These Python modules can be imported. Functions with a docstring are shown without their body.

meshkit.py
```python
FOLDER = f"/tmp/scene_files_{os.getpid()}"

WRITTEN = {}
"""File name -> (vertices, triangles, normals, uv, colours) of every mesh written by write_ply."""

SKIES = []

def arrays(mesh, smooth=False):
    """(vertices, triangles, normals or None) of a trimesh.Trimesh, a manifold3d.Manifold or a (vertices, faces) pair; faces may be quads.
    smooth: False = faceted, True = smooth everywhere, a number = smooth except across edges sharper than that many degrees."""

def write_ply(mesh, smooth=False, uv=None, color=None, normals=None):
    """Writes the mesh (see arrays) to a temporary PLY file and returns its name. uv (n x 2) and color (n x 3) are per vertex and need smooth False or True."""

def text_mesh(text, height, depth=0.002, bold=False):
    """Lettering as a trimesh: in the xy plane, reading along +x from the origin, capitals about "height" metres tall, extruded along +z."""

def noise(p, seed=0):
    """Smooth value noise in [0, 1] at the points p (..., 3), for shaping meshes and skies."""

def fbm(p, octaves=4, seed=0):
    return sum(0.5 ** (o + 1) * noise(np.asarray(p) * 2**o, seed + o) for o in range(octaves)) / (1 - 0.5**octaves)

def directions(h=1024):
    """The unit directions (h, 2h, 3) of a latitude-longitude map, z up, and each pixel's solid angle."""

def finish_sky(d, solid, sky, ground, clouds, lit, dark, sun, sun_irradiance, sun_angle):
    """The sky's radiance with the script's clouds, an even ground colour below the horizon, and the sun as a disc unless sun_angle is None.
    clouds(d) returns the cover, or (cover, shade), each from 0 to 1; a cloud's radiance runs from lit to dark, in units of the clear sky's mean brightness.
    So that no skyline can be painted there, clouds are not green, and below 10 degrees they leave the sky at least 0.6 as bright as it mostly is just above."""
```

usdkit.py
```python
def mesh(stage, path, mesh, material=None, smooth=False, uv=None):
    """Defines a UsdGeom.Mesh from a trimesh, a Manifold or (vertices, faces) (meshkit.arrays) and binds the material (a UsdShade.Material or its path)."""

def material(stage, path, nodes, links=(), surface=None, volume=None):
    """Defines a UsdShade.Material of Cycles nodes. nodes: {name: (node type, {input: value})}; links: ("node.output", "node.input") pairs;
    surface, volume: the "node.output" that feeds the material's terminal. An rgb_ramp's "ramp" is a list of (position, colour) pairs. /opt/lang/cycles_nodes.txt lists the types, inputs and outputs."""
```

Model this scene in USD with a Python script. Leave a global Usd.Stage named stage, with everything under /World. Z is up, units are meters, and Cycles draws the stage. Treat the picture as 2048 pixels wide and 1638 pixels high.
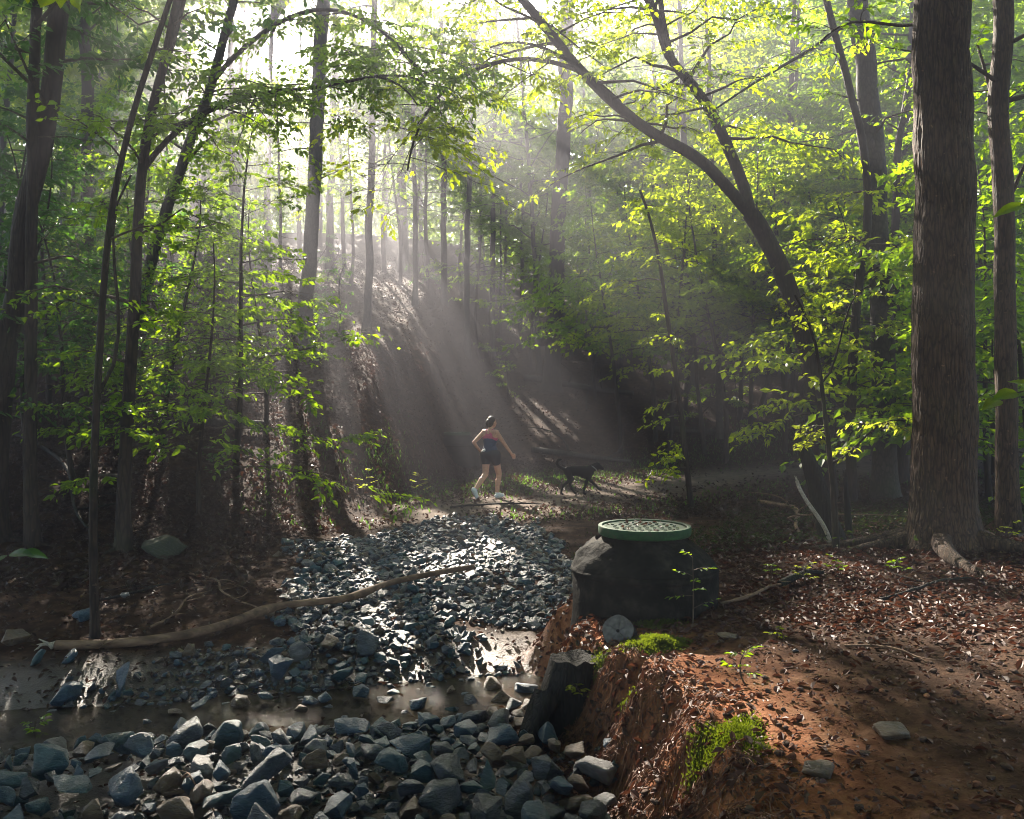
import math, numpy as np, trimesh, usdkit, meshkit
import manifold3d as m3
from pxr import Usd, UsdGeom, UsdLux, UsdShade, Gf, Sdf, Vt

stage = Usd.Stage.CreateInMemory()
UsdGeom.SetStageUpAxis(stage, 'Z'); UsdGeom.SetStageMetersPerUnit(stage, 1.0)
UsdGeom.Xform.Define(stage, '/World'); UsdGeom.Scope.Define(stage, '/World/Looks')
stage.SetDefaultPrim(stage.GetPrimAtPath('/World'))

# ------------------------------------------------------------------ camera, sky, sun, exposure
CAM_Z, FPX = 1.84, 1593.0                       # metres above the trail; focal length in pixels of the 2048 px wide photograph
cam = UsdGeom.Camera.Define(stage, '/World/camera')
cam.CreateHorizontalApertureAttr(36.0); cam.CreateVerticalApertureAttr(36.0 * 819 / 1024); cam.CreateFocalLengthAttr(28.0)
cam.CreateClippingRangeAttr(Gf.Vec2f(0.05, 600)); cam.CreateExposureAttr(3.12)
cam.AddTranslateOp().Set(Gf.Vec3d(0, 0, CAM_Z)); cam.AddRotateXOp().Set(90.0)

SUN_AZ, SUN_EL = math.radians(-18.0), math.radians(31.0)
S = np.array([math.sin(SUN_AZ) * math.cos(SUN_EL), math.cos(SUN_AZ) * math.cos(SUN_EL), math.sin(SUN_EL)])
SU = np.cross(S, [0, 0, 1.0]); SU /= np.linalg.norm(SU); SV = np.cross(SU, S)     # the plane across the sunlight
sun = UsdLux.DistantLight.Define(stage, '/World/sun')
sun.CreateIntensityAttr(1.25); sun.CreateAngleAttr(0.5); sun.CreateNormalizeAttr(True); sun.CreateColorAttr(Gf.Vec3f(1.0, 0.90, 0.76))
sun.AddTransformOp().Set(Gf.Matrix4d(*SU, 0, *SV, 0, *S, 0, 0, 0, 0, 1))
usdkit.material(stage, '/World/Looks/sky', {
    'sky': ('sky_texture', dict(sky_type='single_scattering', sun_disc=False, sun_elevation=SUN_EL, sun_rotation=SUN_AZ, aerosol_density=1.3)),
    'bg': ('background_shader', dict(strength=0.05))}, [('sky.color', 'bg.color')], surface='bg.background')
dome = UsdLux.DomeLight.Define(stage, '/World/sky')
dome.GetPrim().SetCustomDataByKey('kind', 'structure')
UsdShade.MaterialBindingAPI.Apply(dome.GetPrim()).Bind(UsdShade.Material.Get(stage, '/World/Looks/sky'))
HAZE = 0.0037; HAZE_G = 0.74

# ------------------------------------------------------------------ helpers
used = {}
def numbered(parent, name):
    k = (parent, name); n = used.get(k, 0); used[k] = n + 1
    return f'{parent}/{name}' if n == 0 else f'{parent}/{name}_{n:03d}'
def tag(p, label=None, cat=None, group=None, kind=None):
    p = p.GetPrim() if hasattr(p, 'GetPrim') else p
    for k, v in (('label', label), ('category', cat), ('group', group), ('kind', kind)):
        if v: p.SetCustomDataByKey(k, v)
    return p
class Thing:
    def __init__(self, name, label, cat, loc, group=None):
        self.path = numbered('/World', name); self.loc = np.asarray(loc, float)
        x = UsdGeom.Xform.Define(stage, self.path); x.AddTranslateOp().Set(Gf.Vec3d(*map(float, self.loc)))
        self.prim = tag(x, label, cat, group)
    def part(self, name, mesh, mat, smooth=False, under=None, label=None, kind=None):
        path = numbered(under or self.path, name)
        v, f = vf(mesh)
        m = usdkit.mesh(stage, path, (v - self.loc, f), L(mat), smooth)
        if label or kind: tag(m, label, kind=kind)
        return path
def single(name, label, cat, mesh, mat, smooth=False, group=None, kind=None):
    path = numbered('/World', name)
    m = usdkit.mesh(stage, path, vf(mesh), L(mat), smooth)
    return tag(m, label, cat, group, kind)
def L(n): return '/World/Looks/' + n
def vf(mesh):
    if hasattr(mesh, 'to_mesh'):
        m = mesh.to_mesh(); return np.asarray(m.vert_properties[:, :3], float), np.asarray(m.tri_verts, int)
    if isinstance(mesh, tuple): return np.asarray(mesh[0], float), np.asarray(mesh[1], int)
    return np.asarray(mesh.vertices, float), np.asarray(mesh.faces, int)
def join(ms):
    ms = [vf(m) for m in ms if m is not None and len(vf(m)[0])]
    o, V, F = 0, [], []
    for v, f in ms:
        V.append(v); F.append(f + o); o += len(v)
    return (np.vstack(V), np.vstack(F)) if V else (np.zeros((0, 3)), np.zeros((0, 3), int))
def unit(a): return a / np.maximum(np.linalg.norm(a, axis=-1, keepdims=True), 1e-9)
def sstep(t): t = np.clip(t, 0, 1); return t * t * (3 - 2 * t)
def px(x, y, d): return np.array([(x - 1024) / FPX * d, d, CAM_Z - (y - 819) / FPX * d])
def fbm2(x, y, sc, seed=0, o=3):
    p = np.stack([np.asarray(x) * sc, np.asarray(y) * sc, np.zeros_like(np.asarray(x, float)) + 0.37], -1)
    return meshkit.fbm(p, o, seed) - 0.5
def spline(pts, n):
    pts = np.asarray(pts, float); k = len(pts)
    if k < 3:
        t = np.linspace(0, 1, n)[:, None]; return pts[0] * (1 - t) + pts[-1] * t
    from scipy.interpolate import PchipInterpolator
    s = np.r_[0, np.cumsum(np.linalg.norm(np.diff(pts, axis=0), axis=1))]; s /= s[-1]
    from scipy.interpolate import make_interp_spline
    return make_interp_spline(s, pts, k=min(3, k - 1) if k > 3 else 2)(np.linspace(0, 1, n))
def tube(pts, rad, sides=8, cap=True, rough=0.0, seed=0, lobes=0.0):
    p = np.asarray(pts, float); n = len(p); rad = np.broadcast_to(np.asarray(rad, float), (n,))
    t = unit(np.gradient(p, axis=0))
    ref = np.array([1.0, 0.13, 0.02]) if abs(t[:, 0]).mean() < 0.8 else np.array([0.1, 0.1, 1.0])
    a = unit(np.cross(t, ref)); b = np.cross(t, a)
    ang = np.arange(sides) * 2 * np.pi / sides
    R = rad[:, None] * np.ones((1, sides))
    if rough:
        q = np.stack([np.cos(ang)[None] * 1.5 + 0 * R, np.sin(ang)[None] * 1.5 + 0 * R, np.cumsum(np.r_[0, np.linalg.norm(np.diff(p, axis=0), axis=1)])[:, None] * 1.1 + 0 * R], -1)
        R = R * (1 + rough * (meshkit.fbm(q * 1.6 + seed * 7.1, 3, seed) - 0.5) * 2)
    if sides > 100:       # ridged bark: long vertical plates with furrows between
        hh = np.cumsum(np.r_[0, np.linalg.norm(np.diff(p, axis=0), axis=1)])[:, None] + 0 * R
        w1 = .9 * (meshkit.noise(np.stack([np.cos(ang)[None] * 4 + 0 * R, np.sin(ang)[None] * 4 + 0 * R, hh * 1.8], -1), 4) - .5)
        ph = ang[None] * 26 + 7 * w1 + 3 * (meshkit.noise(np.stack([np.cos(ang)[None] * 9 + 0 * R, np.sin(ang)[None] * 9 + 0 * R, hh * 5], -1), 9) - .5)
        R = R + .013 * (np.abs(np.sin(ph / 1.0)) ** .6 - .6) + .006 * (meshkit.noise(np.stack([np.cos(ang)[None] * 16 + 0 * R, np.sin(ang)[None] * 16 + 0 * R, hh * 9], -1), 2) - .5)
    v = p[:, None] + R[..., None] * (np.cos(ang)[None, :, None] * a[:, None] + np.sin(ang)[None, :, None] * b[:, None])
    i, j = np.meshgrid(np.arange(n - 1), np.arange(sides), indexing='ij'); j2 = (j + 1) % sides
    q = np.stack([i * sides + j, i * sides + j2, (i + 1) * sides + j2, (i + 1) * sides + j], -1).reshape(-1, 4)
    f = np.vstack([q[:, [0, 1, 2]], q[:, [0, 2, 3]]]); v = v.reshape(-1, 3)
    if cap:
        v = np.vstack([v, p[0], p[-1]]); N = n * sides; jj = np.arange(sides); j2 = (jj + 1) % sides
        f = np.vstack([f, np.stack([np.full(sides, N), j2, jj], 1), np.stack([np.full(sides, N + 1), (n - 1) * sides + jj, (n - 1) * sides + j2], 1)])
    return v, f
def tubes(P, R, sides=3):
    """Many small branches at once: P (k, n, 3), R (k, n)."""
    k, n, _ = P.shape
    if k == 0: return np.zeros((0, 3)), np.zeros((0, 3), int)
    t = unit(np.gradient(P, axis=1)); a = unit(np.cross(t, [0.21, 0.13, 1.0])); b = np.cross(t, a)
    ang = np.arange(sides) * 2 * np.pi / sides
    v = P[:, :, None] + R[:, :, None, None] * (np.cos(ang)[:, None] * a[:, :, None] + np.sin(ang)[:, None] * b[:, :, None])
    i, j = np.meshgrid(np.arange(n - 1), np.arange(sides), indexing='ij'); j2 = (j + 1) % sides
    q = np.stack([i * sides + j, i * sides + j2, (i + 1) * sides + j2, (i + 1) * sides + j], -1).reshape(-1, 4)
    f = np.vstack([q[:, [0, 1, 2]], q[:, [0, 2, 3]]])
    f = (f[None] + (np.arange(k) * n * sides)[:, None, None]).reshape(-1, 3)
    return v.reshape(-1, 3), f
def leaves(pos, axis, nrm, size, kind=4, width=0.52, fold=0.22):
    """Folded leaf blades: kind 2 = a four-cornered blade, 4 = a pointed oval."""
    axis = unit(axis); side = unit(np.cross(nrm, axis)); nn = np.cross(axis, side); s = np.asarray(size)[:, None]
    if kind == 2:
        V = np.stack([pos, pos + s * (0.48 * axis + width * 0.56 * side + fold * 0.5 * nn), pos + s * (axis - 0.08 * nn), pos + s * (0.48 * axis - width * 0.56 * side + fold * 0.5 * nn)], 1)
        F = np.array([[0, 1, 2], [0, 2, 3]])
    else:
        w = width * 0.5
        V = np.stack([pos, pos + s * (0.28 * axis + w * 0.86 * side + fold * 0.4 * nn), pos + s * (0.62 * axis + w * 0.8 * side + fold * 0.35 * nn), pos + s * (axis - 0.12 * nn),
                      pos + s * (0.62 * axis - w * 0.8 * side + fold * 0.35 * nn), pos + s * (0.28 * axis - w * 0.86 * side + fold * 0.4 * nn)], 1)
        F = np.array([[0, 1, 2], [0, 2, 3], [0, 3, 4], [0, 4, 5]])
    k, m = V.shape[:2]
    return V.reshape(-1, 3), (F[None] + (np.arange(k) * m)[:, None, None]).reshape(-1, 3)

# ------------------------------------------------------------------ where sunlight comes through the canopy (real gaps between the crowns)
GAPS = []          # (u, v, radius): the shafts that reach the ground where the photograph shows it lit
def gap(x, y, z, r): GAPS.append((x * SU[0] + y * SU[1], np.dot([x, y, z], SV), r))
PATCHY = []        # (u, v, ru, rv, cut): parts of the canopy with many small holes
def shaft(p):
    """0..1: how far a point lies inside one of the shafts."""
    u, v = p @ SU, p @ SV
    wob = 0.8 * fbm2(u, v, 1.3, 5, 3)
    out = np.zeros(len(p))
    for a, b, r in GAPS:
        d = np.hypot(u - a, v - b) / r
        out = np.maximum(out, 1 - sstep((d + wob - 0.75) / 0.35))
    fine = fbm2(u, v, 0.75, 15, 3); pat = np.zeros(len(p))
    for a, b, ru, rv, cut in PATCHY:
        e = sstep((1.15 - np.hypot((u - a) / ru, (v - b) / rv)) / 0.3)
        pat = np.maximum(pat, e * sstep((fine - cut) / 0.06))
    return out, pat
def clearing(p):
    """0..1: the hole in the far canopy through which the bright sky shows."""
    az = p[:, 0] / p[:, 1]; el = (p[:, 2] - CAM_Z) / p[:, 1]
    w = 0.5 * fbm2(az * 12, el * 12, 1.0, 9, 3)
    d = np.hypot((az + 0.325) / 0.075, (el - 0.462) / 0.050)
    return 1 - sstep((d + w - 0.8) / 0.3)
def keep(p, rng, sh=1.0, cl=1.0):
    blob, pat = shaft(p)
    return rng.random(len(p)) > np.maximum(np.maximum(.97 * blob * (sh > 0), sh * pat), cl * clearing(p) * (p[:, 1] > 22))

# ------------------------------------------------------------------ terrain
def H(x, y, detail=True):
    x, y = np.asarray(x, float), np.asarray(y, float)
    y0 = np.interp(x, [-14, -6, -3.5, -2.4, -1.9, -1.2, 0, 3, 8, 16, 30], [8.5, 10.4, 11.8, 14.6, 19, 22.4, 23, 23.5, 23.5, 20, 12])
    sl = np.interp(x, [-8, -3, 0, 5, 14], [0.30, 0.30, 0.33, 0.34, 0.28])
    q = np.where(y > y0 + 1.6, y - y0, (np.clip(y - y0 + 1.6, 0, None) ** 2) / 6.4 + 0.0)
    q = np.where(y > y0 + 1.6, q, np.minimum(q, 1.6))
    hill = sl * q; hill = np.where(hill > 13, 13 + 3 * np.tanh((hill - 13) / 6), hill)
    hill = hill * sstep((44 - np.abs(x)) / 8 + 0.4)
    yy = y - 0.22 * np.clip(x, -4, 1)
    creek = np.interp(yy, [0, 2, 3.5, 5.3, 5.9, 6.25, 6.6, 6.85, 7.3, 9, 12, 14], [-.25, -.3, -.36, -.40, -.43, -.50, -.48, -.42, -.27, -.13, 0, 0.02])
    creek = creek * sstep((x + 9) / 4) + 0.05 * (1 - sstep((x + 9) / 4))
    far = 0.04 * np.clip(y - 17, 0, 8) 
    xe = np.interp(y, [0, 2.2, 3.0, 4.5, 5.5, 6.3, 7.2, 8.2, 9.5, 12], [-3.2, -1.9, 0.74, 0.80, 0.48, 0.36, 0.42, 1.3, 2.2, 3.2])
    xe = xe + 0.06 * np.sin(y * 5.1) + 0.04 * np.sin(y * 11.3 + 1)
    w = np.interp(y, [0, 5, 6, 7.5, 9, 12], [.62, .62, .34, .6, 2.0, 3.0])
    b = sstep((x - xe) / w + 0.5)
    top = 0.2 + 0.055 * np.clip(x - 0.8, 0, 6)
    top = top * np.interp(y, [0, 8.2, 10, 13, 17], [1, 1.05, .45, .3, .0]) + 0.05 * np.clip(x - 6, 0, 8) * np.interp(y, [6, 9, 16], [1, 1, .3])
    z = creek * (1 - b) + top * b + far + hill
    if detail:
        z = z + 0.10 * fbm2(x, y, 0.6, 1) * sstep((y - 2) / 8) + 0.05 * fbm2(x, y, 2.3, 2)
        face = np.exp(-((x - xe) / 0.42) ** 2) * (y < 8) * (y > 2.4)
        z = z + face * (0.22 * fbm2(x, y, 3.7, 3) + 0.12 * fbm2(x, y, 11, 4)) + 0.018 * fbm2(x, y, 14, 6, 2) * (y < 12)
        # the worn hollow in the bank beside the lower edge, and clods near the bottom right
        z = z + b * (y < 5) * 0.10 * np.clip(fbm2(x + 3, y, 2.6, 8), -0.1, 1) * sstep((4.9 - y) / 1.2)
        z = z + 0.5 * fbm2(x, y, 0.16, 7) * sstep((hill - 0.3) / 2)
    return z
def axis_pts(lo, hi, a, b, fine, grow=1.06):
    mid = np.arange(a, b, fine); out, s = [b], fine
    while out[-1] < hi: s *= grow; out.append(out[-1] + s)
    inn, s = [a], fine
    while inn[-1] > lo: s *= grow; inn.append(inn[-1] - s)
    return np.r_[inn[:0:-1], mid, out]
def lit(a, d, r, dz=0.0): x = (a - 1024) / FPX * d; gap(x, d, float(H(x, d, False)) + dz, r)
for a, d, r in [(600, 14.2, 1.05), (690, 13.2, .7), (1120, 17.6, .6), (1210, 17.9, .7), (1240, 19.6, .7), (1760, 5.7, .4), (1880, 5.9, .45), (1560, 5.2, .35), (540, 13.6, .5), (660, 13.2, .6), (830, 16.6, .7), (770, 15.4, .45), (860, 13.6, .45), (1030, 13.4, .4), (1000, 16.0, .5), (900, 9.6, .5), (780, 9.0, .35), (1010, 10.6, .4), (960, 6.4, .6), (720, 6.7, .5), (1180, 18.5, .9), (1330, 20.5, .8), (1060, 19, .6), (1000, 16.2, .6),
                (1330, 4.4, .65), (1440, 4.2, .5), (1270, 5.4, .5), (1380, 5.5, .35), (1300, 3.7, .4), (1640, 5.4, .34), (1700, 7.6, .42), (1980, 5.9, .40), (1560, 4.6, .25), (1960, 4.3, .3), (1300, 20.0, .6), (960, 24, .7), (1085, 26, .4), (700, 11.5, .4), (330, 11.8, .4), (150, 12.5, .4), (330, 8.2, .3),
                (420, 4.9, .2), (700, 4.6, .18), (980, 4.8, .25), (250, 4.7, .16), (560, 5.6, .2), (860, 4.1, .2)]: lit(a, d, r)
lit(1200, 6.4, .22, .6)
lit(980, 16.3, .7, 1.2)
MAIN = [(p_ @ SU, r_) for p_, r_ in ((np.array([.85, 4.4, 0]), .35), (np.array([1.1, 4.2, 0]), .3), (np.array([1.05, 5.4, .2]), .3), (np.array([3.2, 7.6, .4]), .35), (np.array([-.45, 16.3, 1.0]), .8), (np.array([4.0, 8.2, 2.0]), .42), (np.array([-.26, 6.4, -.4]), .45), (np.array([-2.0, 16.6, .5]), .45), (np.array([2.1, 5.4, .3]), .4), (np.array([-3.6, 13.8, .5]), .5))]
def blocks_main(x, y): return any(abs(np.array([x, y, 0]) @ SU - u_) < r_ + .12 for u_, r_ in MAIN)
for zz_ in (.6, 1.3, 2.0, 2.7, 3.4, 4.3): gap(4.05, 8.25, zz_ + .4, .42)
PATCHY += [(10.5, -1.2, 6.0, 4.0, -.15), (5.6, -1.6, 2.4, 2.4, -.07), (-1.3, -4.0, 2.6, 1.8, -.03), (3.5, -3.2, 1.2, 1.0, -.01), (8.3, -8.6, 4.2, 3.8, .04), (3.6, -2.1, 2.2, 1.0, .02)]
gx, gy = axis_pts(-70, 70, -3.4, 3.6, 0.038, 1.055), axis_pts(-25, 130, 2.9, 8.0, 0.038, 1.034)
X, Y = np.meshgrid(gx, gy, indexing='ij'); Z = H(X, Y)
nxg, nyg = X.shape
idx = np.arange(nxg * nyg).reshape(nxg, nyg)
q = np.stack([idx[:-1, :-1], idx[1:, :-1], idx[1:, 1:], idx[:-1, 1:]], -1).reshape(-1, 4)
ground_v = np.stack([X, Y, Z], -1).reshape(-1, 3); ground_f = np.vstack([q[:, [0, 1, 2]], q[:, [0, 2, 3]]])
xs, ys = ground_v[:, 0], ground_v[:, 1]
xe_ = np.interp(ys, [0, 2.2, 3.0, 4.5, 5.5, 6.3, 7.2, 8.2, 9.5, 12], [-3.2, -1.9, 0.74, 0.80, 0.48, 0.36, 0.42, 1.3, 2.2, 3.2])
red = np.exp(-((xs - xe_ - 0.12) / 0.72) ** 2) * sstep((8 - ys) / 1.5)
yy_ = ys - 0.22 * np.clip(xs, -4, 1)
wet = sstep((xe_ - xs) / 0.3) * sstep((7.8 - yy_) / 0.8)
def trail_c(x): return 15.5 + np.interp(x, [-3, -1, 1, 3, 6, 12], [-2.2, -1.0, 0.6, 2.6, 5.4, 7.0])
trail = np.exp(-((ys - trail_c(xs)) / np.interp(xs, [-3, 0, 4, 10], [2.2, 2.2, 1.6, 1.5])) ** 2) * sstep((xs + 2.6) / 1.6)
bankp = sstep((xs - xe_ - 0.2) / 0.4) * sstep((6.6 - ys) / 1.0)
# ------------------------------------------------------------------ materials
def M(name, nodes, links, surface='p.BSDF', **k): return usdkit.material(stage, L(name), nodes, links, surface=surface, **k)
GEO = ('geometry', {})
def noisy(name, cols, scale=8, rough=0.7, bump=0.4, bdist=0.01, bscale=40, stretch=None, spec=0.3, detail=5):
    n = {'g': GEO, 'm': ('mapping', dict(scale=stretch or (1, 1, 1))), 'n': ('noise_texture', dict(scale=scale, detail=detail, roughness=0.6)),
         'r': ('rgb_ramp', dict(ramp=cols)), 'b': ('noise_texture', dict(scale=bscale, detail=5.0, roughness=0.65)), 'bu': ('bump', dict(strength=bump, distance=bdist)),
         'p': ('principled_bsdf', dict(roughness=rough, specular_ior_level=spec))}
    return M(name, n, [('g.position', 'm.vector'), ('m.vector', 'n.vector'), ('m.vector', 'b.vector'), ('n.fac', 'r.fac'), ('r.color', 'p.base_color'), ('b.fac', 'bu.height'), ('bu.normal', 'p.normal')])
def islands(name, cols, rough=0.6, trans=None, mixf=0.5, spec=0.3):
    """One colour per leaf, from the ramp; trans = tint of the light that shines through the blade."""
    n = {'g': GEO, 'r': ('rgb_ramp', dict(ramp=cols)), 'p': ('principled_bsdf', dict(roughness=rough, specular_ior_level=spec))}
    l = [('g.random_per_island', 'r.fac'), ('r.color', 'p.base_color')]
    if trans is None: return M(name, n, l)
    n.update({'t': ('rgb_ramp', dict(ramp=trans)), 'tr': ('translucent_bsdf', {}), 'mx': ('mix_closure', dict(fac=mixf))})
    l += [('g.random_per_island', 't.fac'), ('t.color', 'tr.color'), ('p.BSDF', 'mx.closure1'), ('tr.BSDF', 'mx.closure2')]
    return M(name, n, l, surface='mx.closure')
def plain(name, c, rough=0.6, spec=0.4): return noisy(name, [(0.3, tuple(np.array(c) * 0.8)), (0.7, tuple(np.array(c) * 1.15))], scale=30, rough=rough, bump=0.15, spec=spec)

islands('leaf_green', [(0, (.030, .075, .018)), (.6, (.045, .095, .020)), (1, (.075, .115, .022))], 0.42,
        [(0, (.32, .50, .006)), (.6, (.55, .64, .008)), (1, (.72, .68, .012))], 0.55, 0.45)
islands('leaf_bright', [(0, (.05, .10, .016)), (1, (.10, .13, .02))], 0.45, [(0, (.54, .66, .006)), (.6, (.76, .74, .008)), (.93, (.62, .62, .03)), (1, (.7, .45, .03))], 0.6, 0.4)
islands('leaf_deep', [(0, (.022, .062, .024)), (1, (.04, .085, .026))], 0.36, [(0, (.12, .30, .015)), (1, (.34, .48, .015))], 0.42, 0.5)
islands('leaf_far', [(0, (.03, .075, .016)), (1, (.06, .11, .018))], 0.5, [(0, (.34, .52, .010)), (1, (.64, .66, .012))], 0.55, 0.35)
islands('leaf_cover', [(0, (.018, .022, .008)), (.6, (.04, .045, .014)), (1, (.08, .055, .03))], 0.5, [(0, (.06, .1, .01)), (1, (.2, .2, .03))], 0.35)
islands('leaf_yellow', [(0, (.12, .12, .02)), (.8, (.20, .16, .02)), (1, (.28, .13, .02))], 0.5, [(0, (.5, .58, .03)), (.7, (.75, .60, .04)), (1, (.8, .34, .03))], 0.55)
islands('litter_brown', [(0, (.035, .018, .013)), (.35, (.10, .054, .040)), (.7, (.22, .135, .105)), (1, (.42, .30, .25))], 0.55, [(0, (.05, .02, .01)), (.6, (.22, .11, .05)), (1, (.36, .22, .12))], .3, spec=0.4)
islands('litter_red', [(0, (.06, .022, .012)), (.4, (.20, .07, .03)), (.75, (.34, .16, .09)), (.95, (.44, .33, .27)), (1, (.46, .14, .03))], 0.55, [(0, (.06, .02, .01)), (.6, (.32, .10, .03)), (1, (.45, .2, .08))], .3, spec=0.4)
islands('grass_green', [(0, (.035, .075, .018)), (.7, (.065, .11, .022)), (1, (.13, .13, .035))], 0.5, [(0, (.14, .3, .02)), (1, (.34, .42, .04))], 0.4)
islands('moss_green', [(0, (.035, .05, .006)), (.6, (.08, .092, .008)), (1, (.15, .145, .012))], 0.7, [(0, (.2, .26, .01)), (1, (.45, .45, .02))], 0.35)
islands('root_fibre', [(0, (.13, .055, .025)), (.6, (.26, .11, .045)), (1, (.36, .20, .10))], 0.65)
noisy('moss_bed', [(.3, (.035, .045, .008)), (.7, (.10, .11, .012))], 25, 0.9, 0.8, 0.02, 60)
def bark(name, dark, light, sc=9.0, rough=0.8, stretch=(1, 1, 0.16), dist=0.02, moss=0.0):
    """Long plates between dark furrows, with grain, lichen specks and some moss."""
    n = {'g': GEO, 'm': ('mapping', dict(scale=stretch)), 'nw': ('noise_texture', dict(scale=sc * .8, detail=3.0)), 'wv': ('mix_vector', dict(fac=.06)), 'v': ('voronoi_texture', dict(scale=sc * 2.0, feature='distance_to_edge')), 'n': ('noise_texture', dict(scale=sc * 2.2, detail=8.0, roughness=0.72)),
         'pl': ('map_range', dict(from_min=0., from_max=.16, to_min=.42, to_max=1., clamp=True)), 'mul': ('math', dict(math_type='multiply')), 'r': ('rgb_ramp', dict(ramp=[(.10, dark), (.62, light)])), 'bu': ('bump', dict(strength=1.0, distance=dist)),
         'n2': ('noise_texture', dict(scale=1.6, detail=5.0)), 'r2': ('rgb_ramp', dict(ramp=[(.5, (0, 0, 0)), (.72, (1, 1, 1))])), 'mf': ('math', dict(math_type='multiply', value2=moss)), 'mx': ('mix_color', dict(b=(.035, .048, .014))),
         'n3': ('noise_texture', dict(scale=26.0, detail=4.0)), 'r3': ('rgb_ramp', dict(ramp=[(.66, (0, 0, 0)), (.74, (.55, .55, .55))])), 'ml': ('mix_color', dict(b=tuple(min(.3, c * 3.2) for c in light))), 'p': ('principled_bsdf', dict(roughness=rough, specular_ior_level=0.25))}
    return M(name, n, [('g.position', 'm.vector'), ('m.vector', 'nw.vector'), ('m.vector', 'wv.a'), ('nw.color', 'wv.b'), ('wv.result', 'v.vector'), ('m.vector', 'n.vector'), ('g.position', 'n2.vector'), ('g.position', 'n3.vector'), ('v.distance', 'pl.value'), ('pl.result', 'mul.value1'), ('n.fac', 'mul.value2'),
                       ('mul.value', 'r.fac'), ('r.color', 'ml.a'), ('n3.fac', 'r3.fac'), ('r3.color', 'ml.fac'), ('ml.result', 'mx.a'), ('n2.fac', 'r2.fac'), ('r2.color', 'mf.value1'), ('mf.value', 'mx.fac'), ('mx.result', 'p.base_color'), ('mul.value', 'bu.height'), ('bu.normal', 'p.normal')])
bark('bark_dark', (.003, .002, .0015), (.042, .025, .017), moss=.25)
bark('bark_oak', (.004, .0025, .0015), (.090, .050, .030), 16.0, stretch=(1, 1, .14), dist=0.03, moss=.15)
bark('bark_grey', (.008, .006, .005), (.058, .045, .037), 8.0, stretch=(1, 1, .4), dist=0.008, moss=.4)
bark('twig', (.035, .024, .016), (.085, .06, .04), 14.0)
noisy('dead_wood', [(.3, (.05, .028, .017)), (.5, (.11, .062, .036)), (.72, (.20, .12, .072))], 14, .8, .6, .008, 50, (.35, 1, 1))
bark('wood_dark', (.003, .0025, .002), (.018, .0135, .010), 16.0, stretch=(1, 1, .08), dist=.02, moss=.25)
bark('pale_wood', (.22, .18, .14), (.42, .36, .29), 12.0, stretch=(1, .3, 1))
M('saw_cut', {'g': ('texture_coordinate', {}), 'n': ('noise_texture', dict(scale=30.0, detail=5.0)), 'r': ('rgb_ramp', dict(ramp=[(.3, (.045, .04, .037)), (.7, (.11, .10, .094))])), 'p': ('principled_bsdf', dict(roughness=.8))},
  [('g.object', 'n.vector'), ('n.fac', 'r.fac'), ('r.color', 'p.base_color')])
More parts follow.
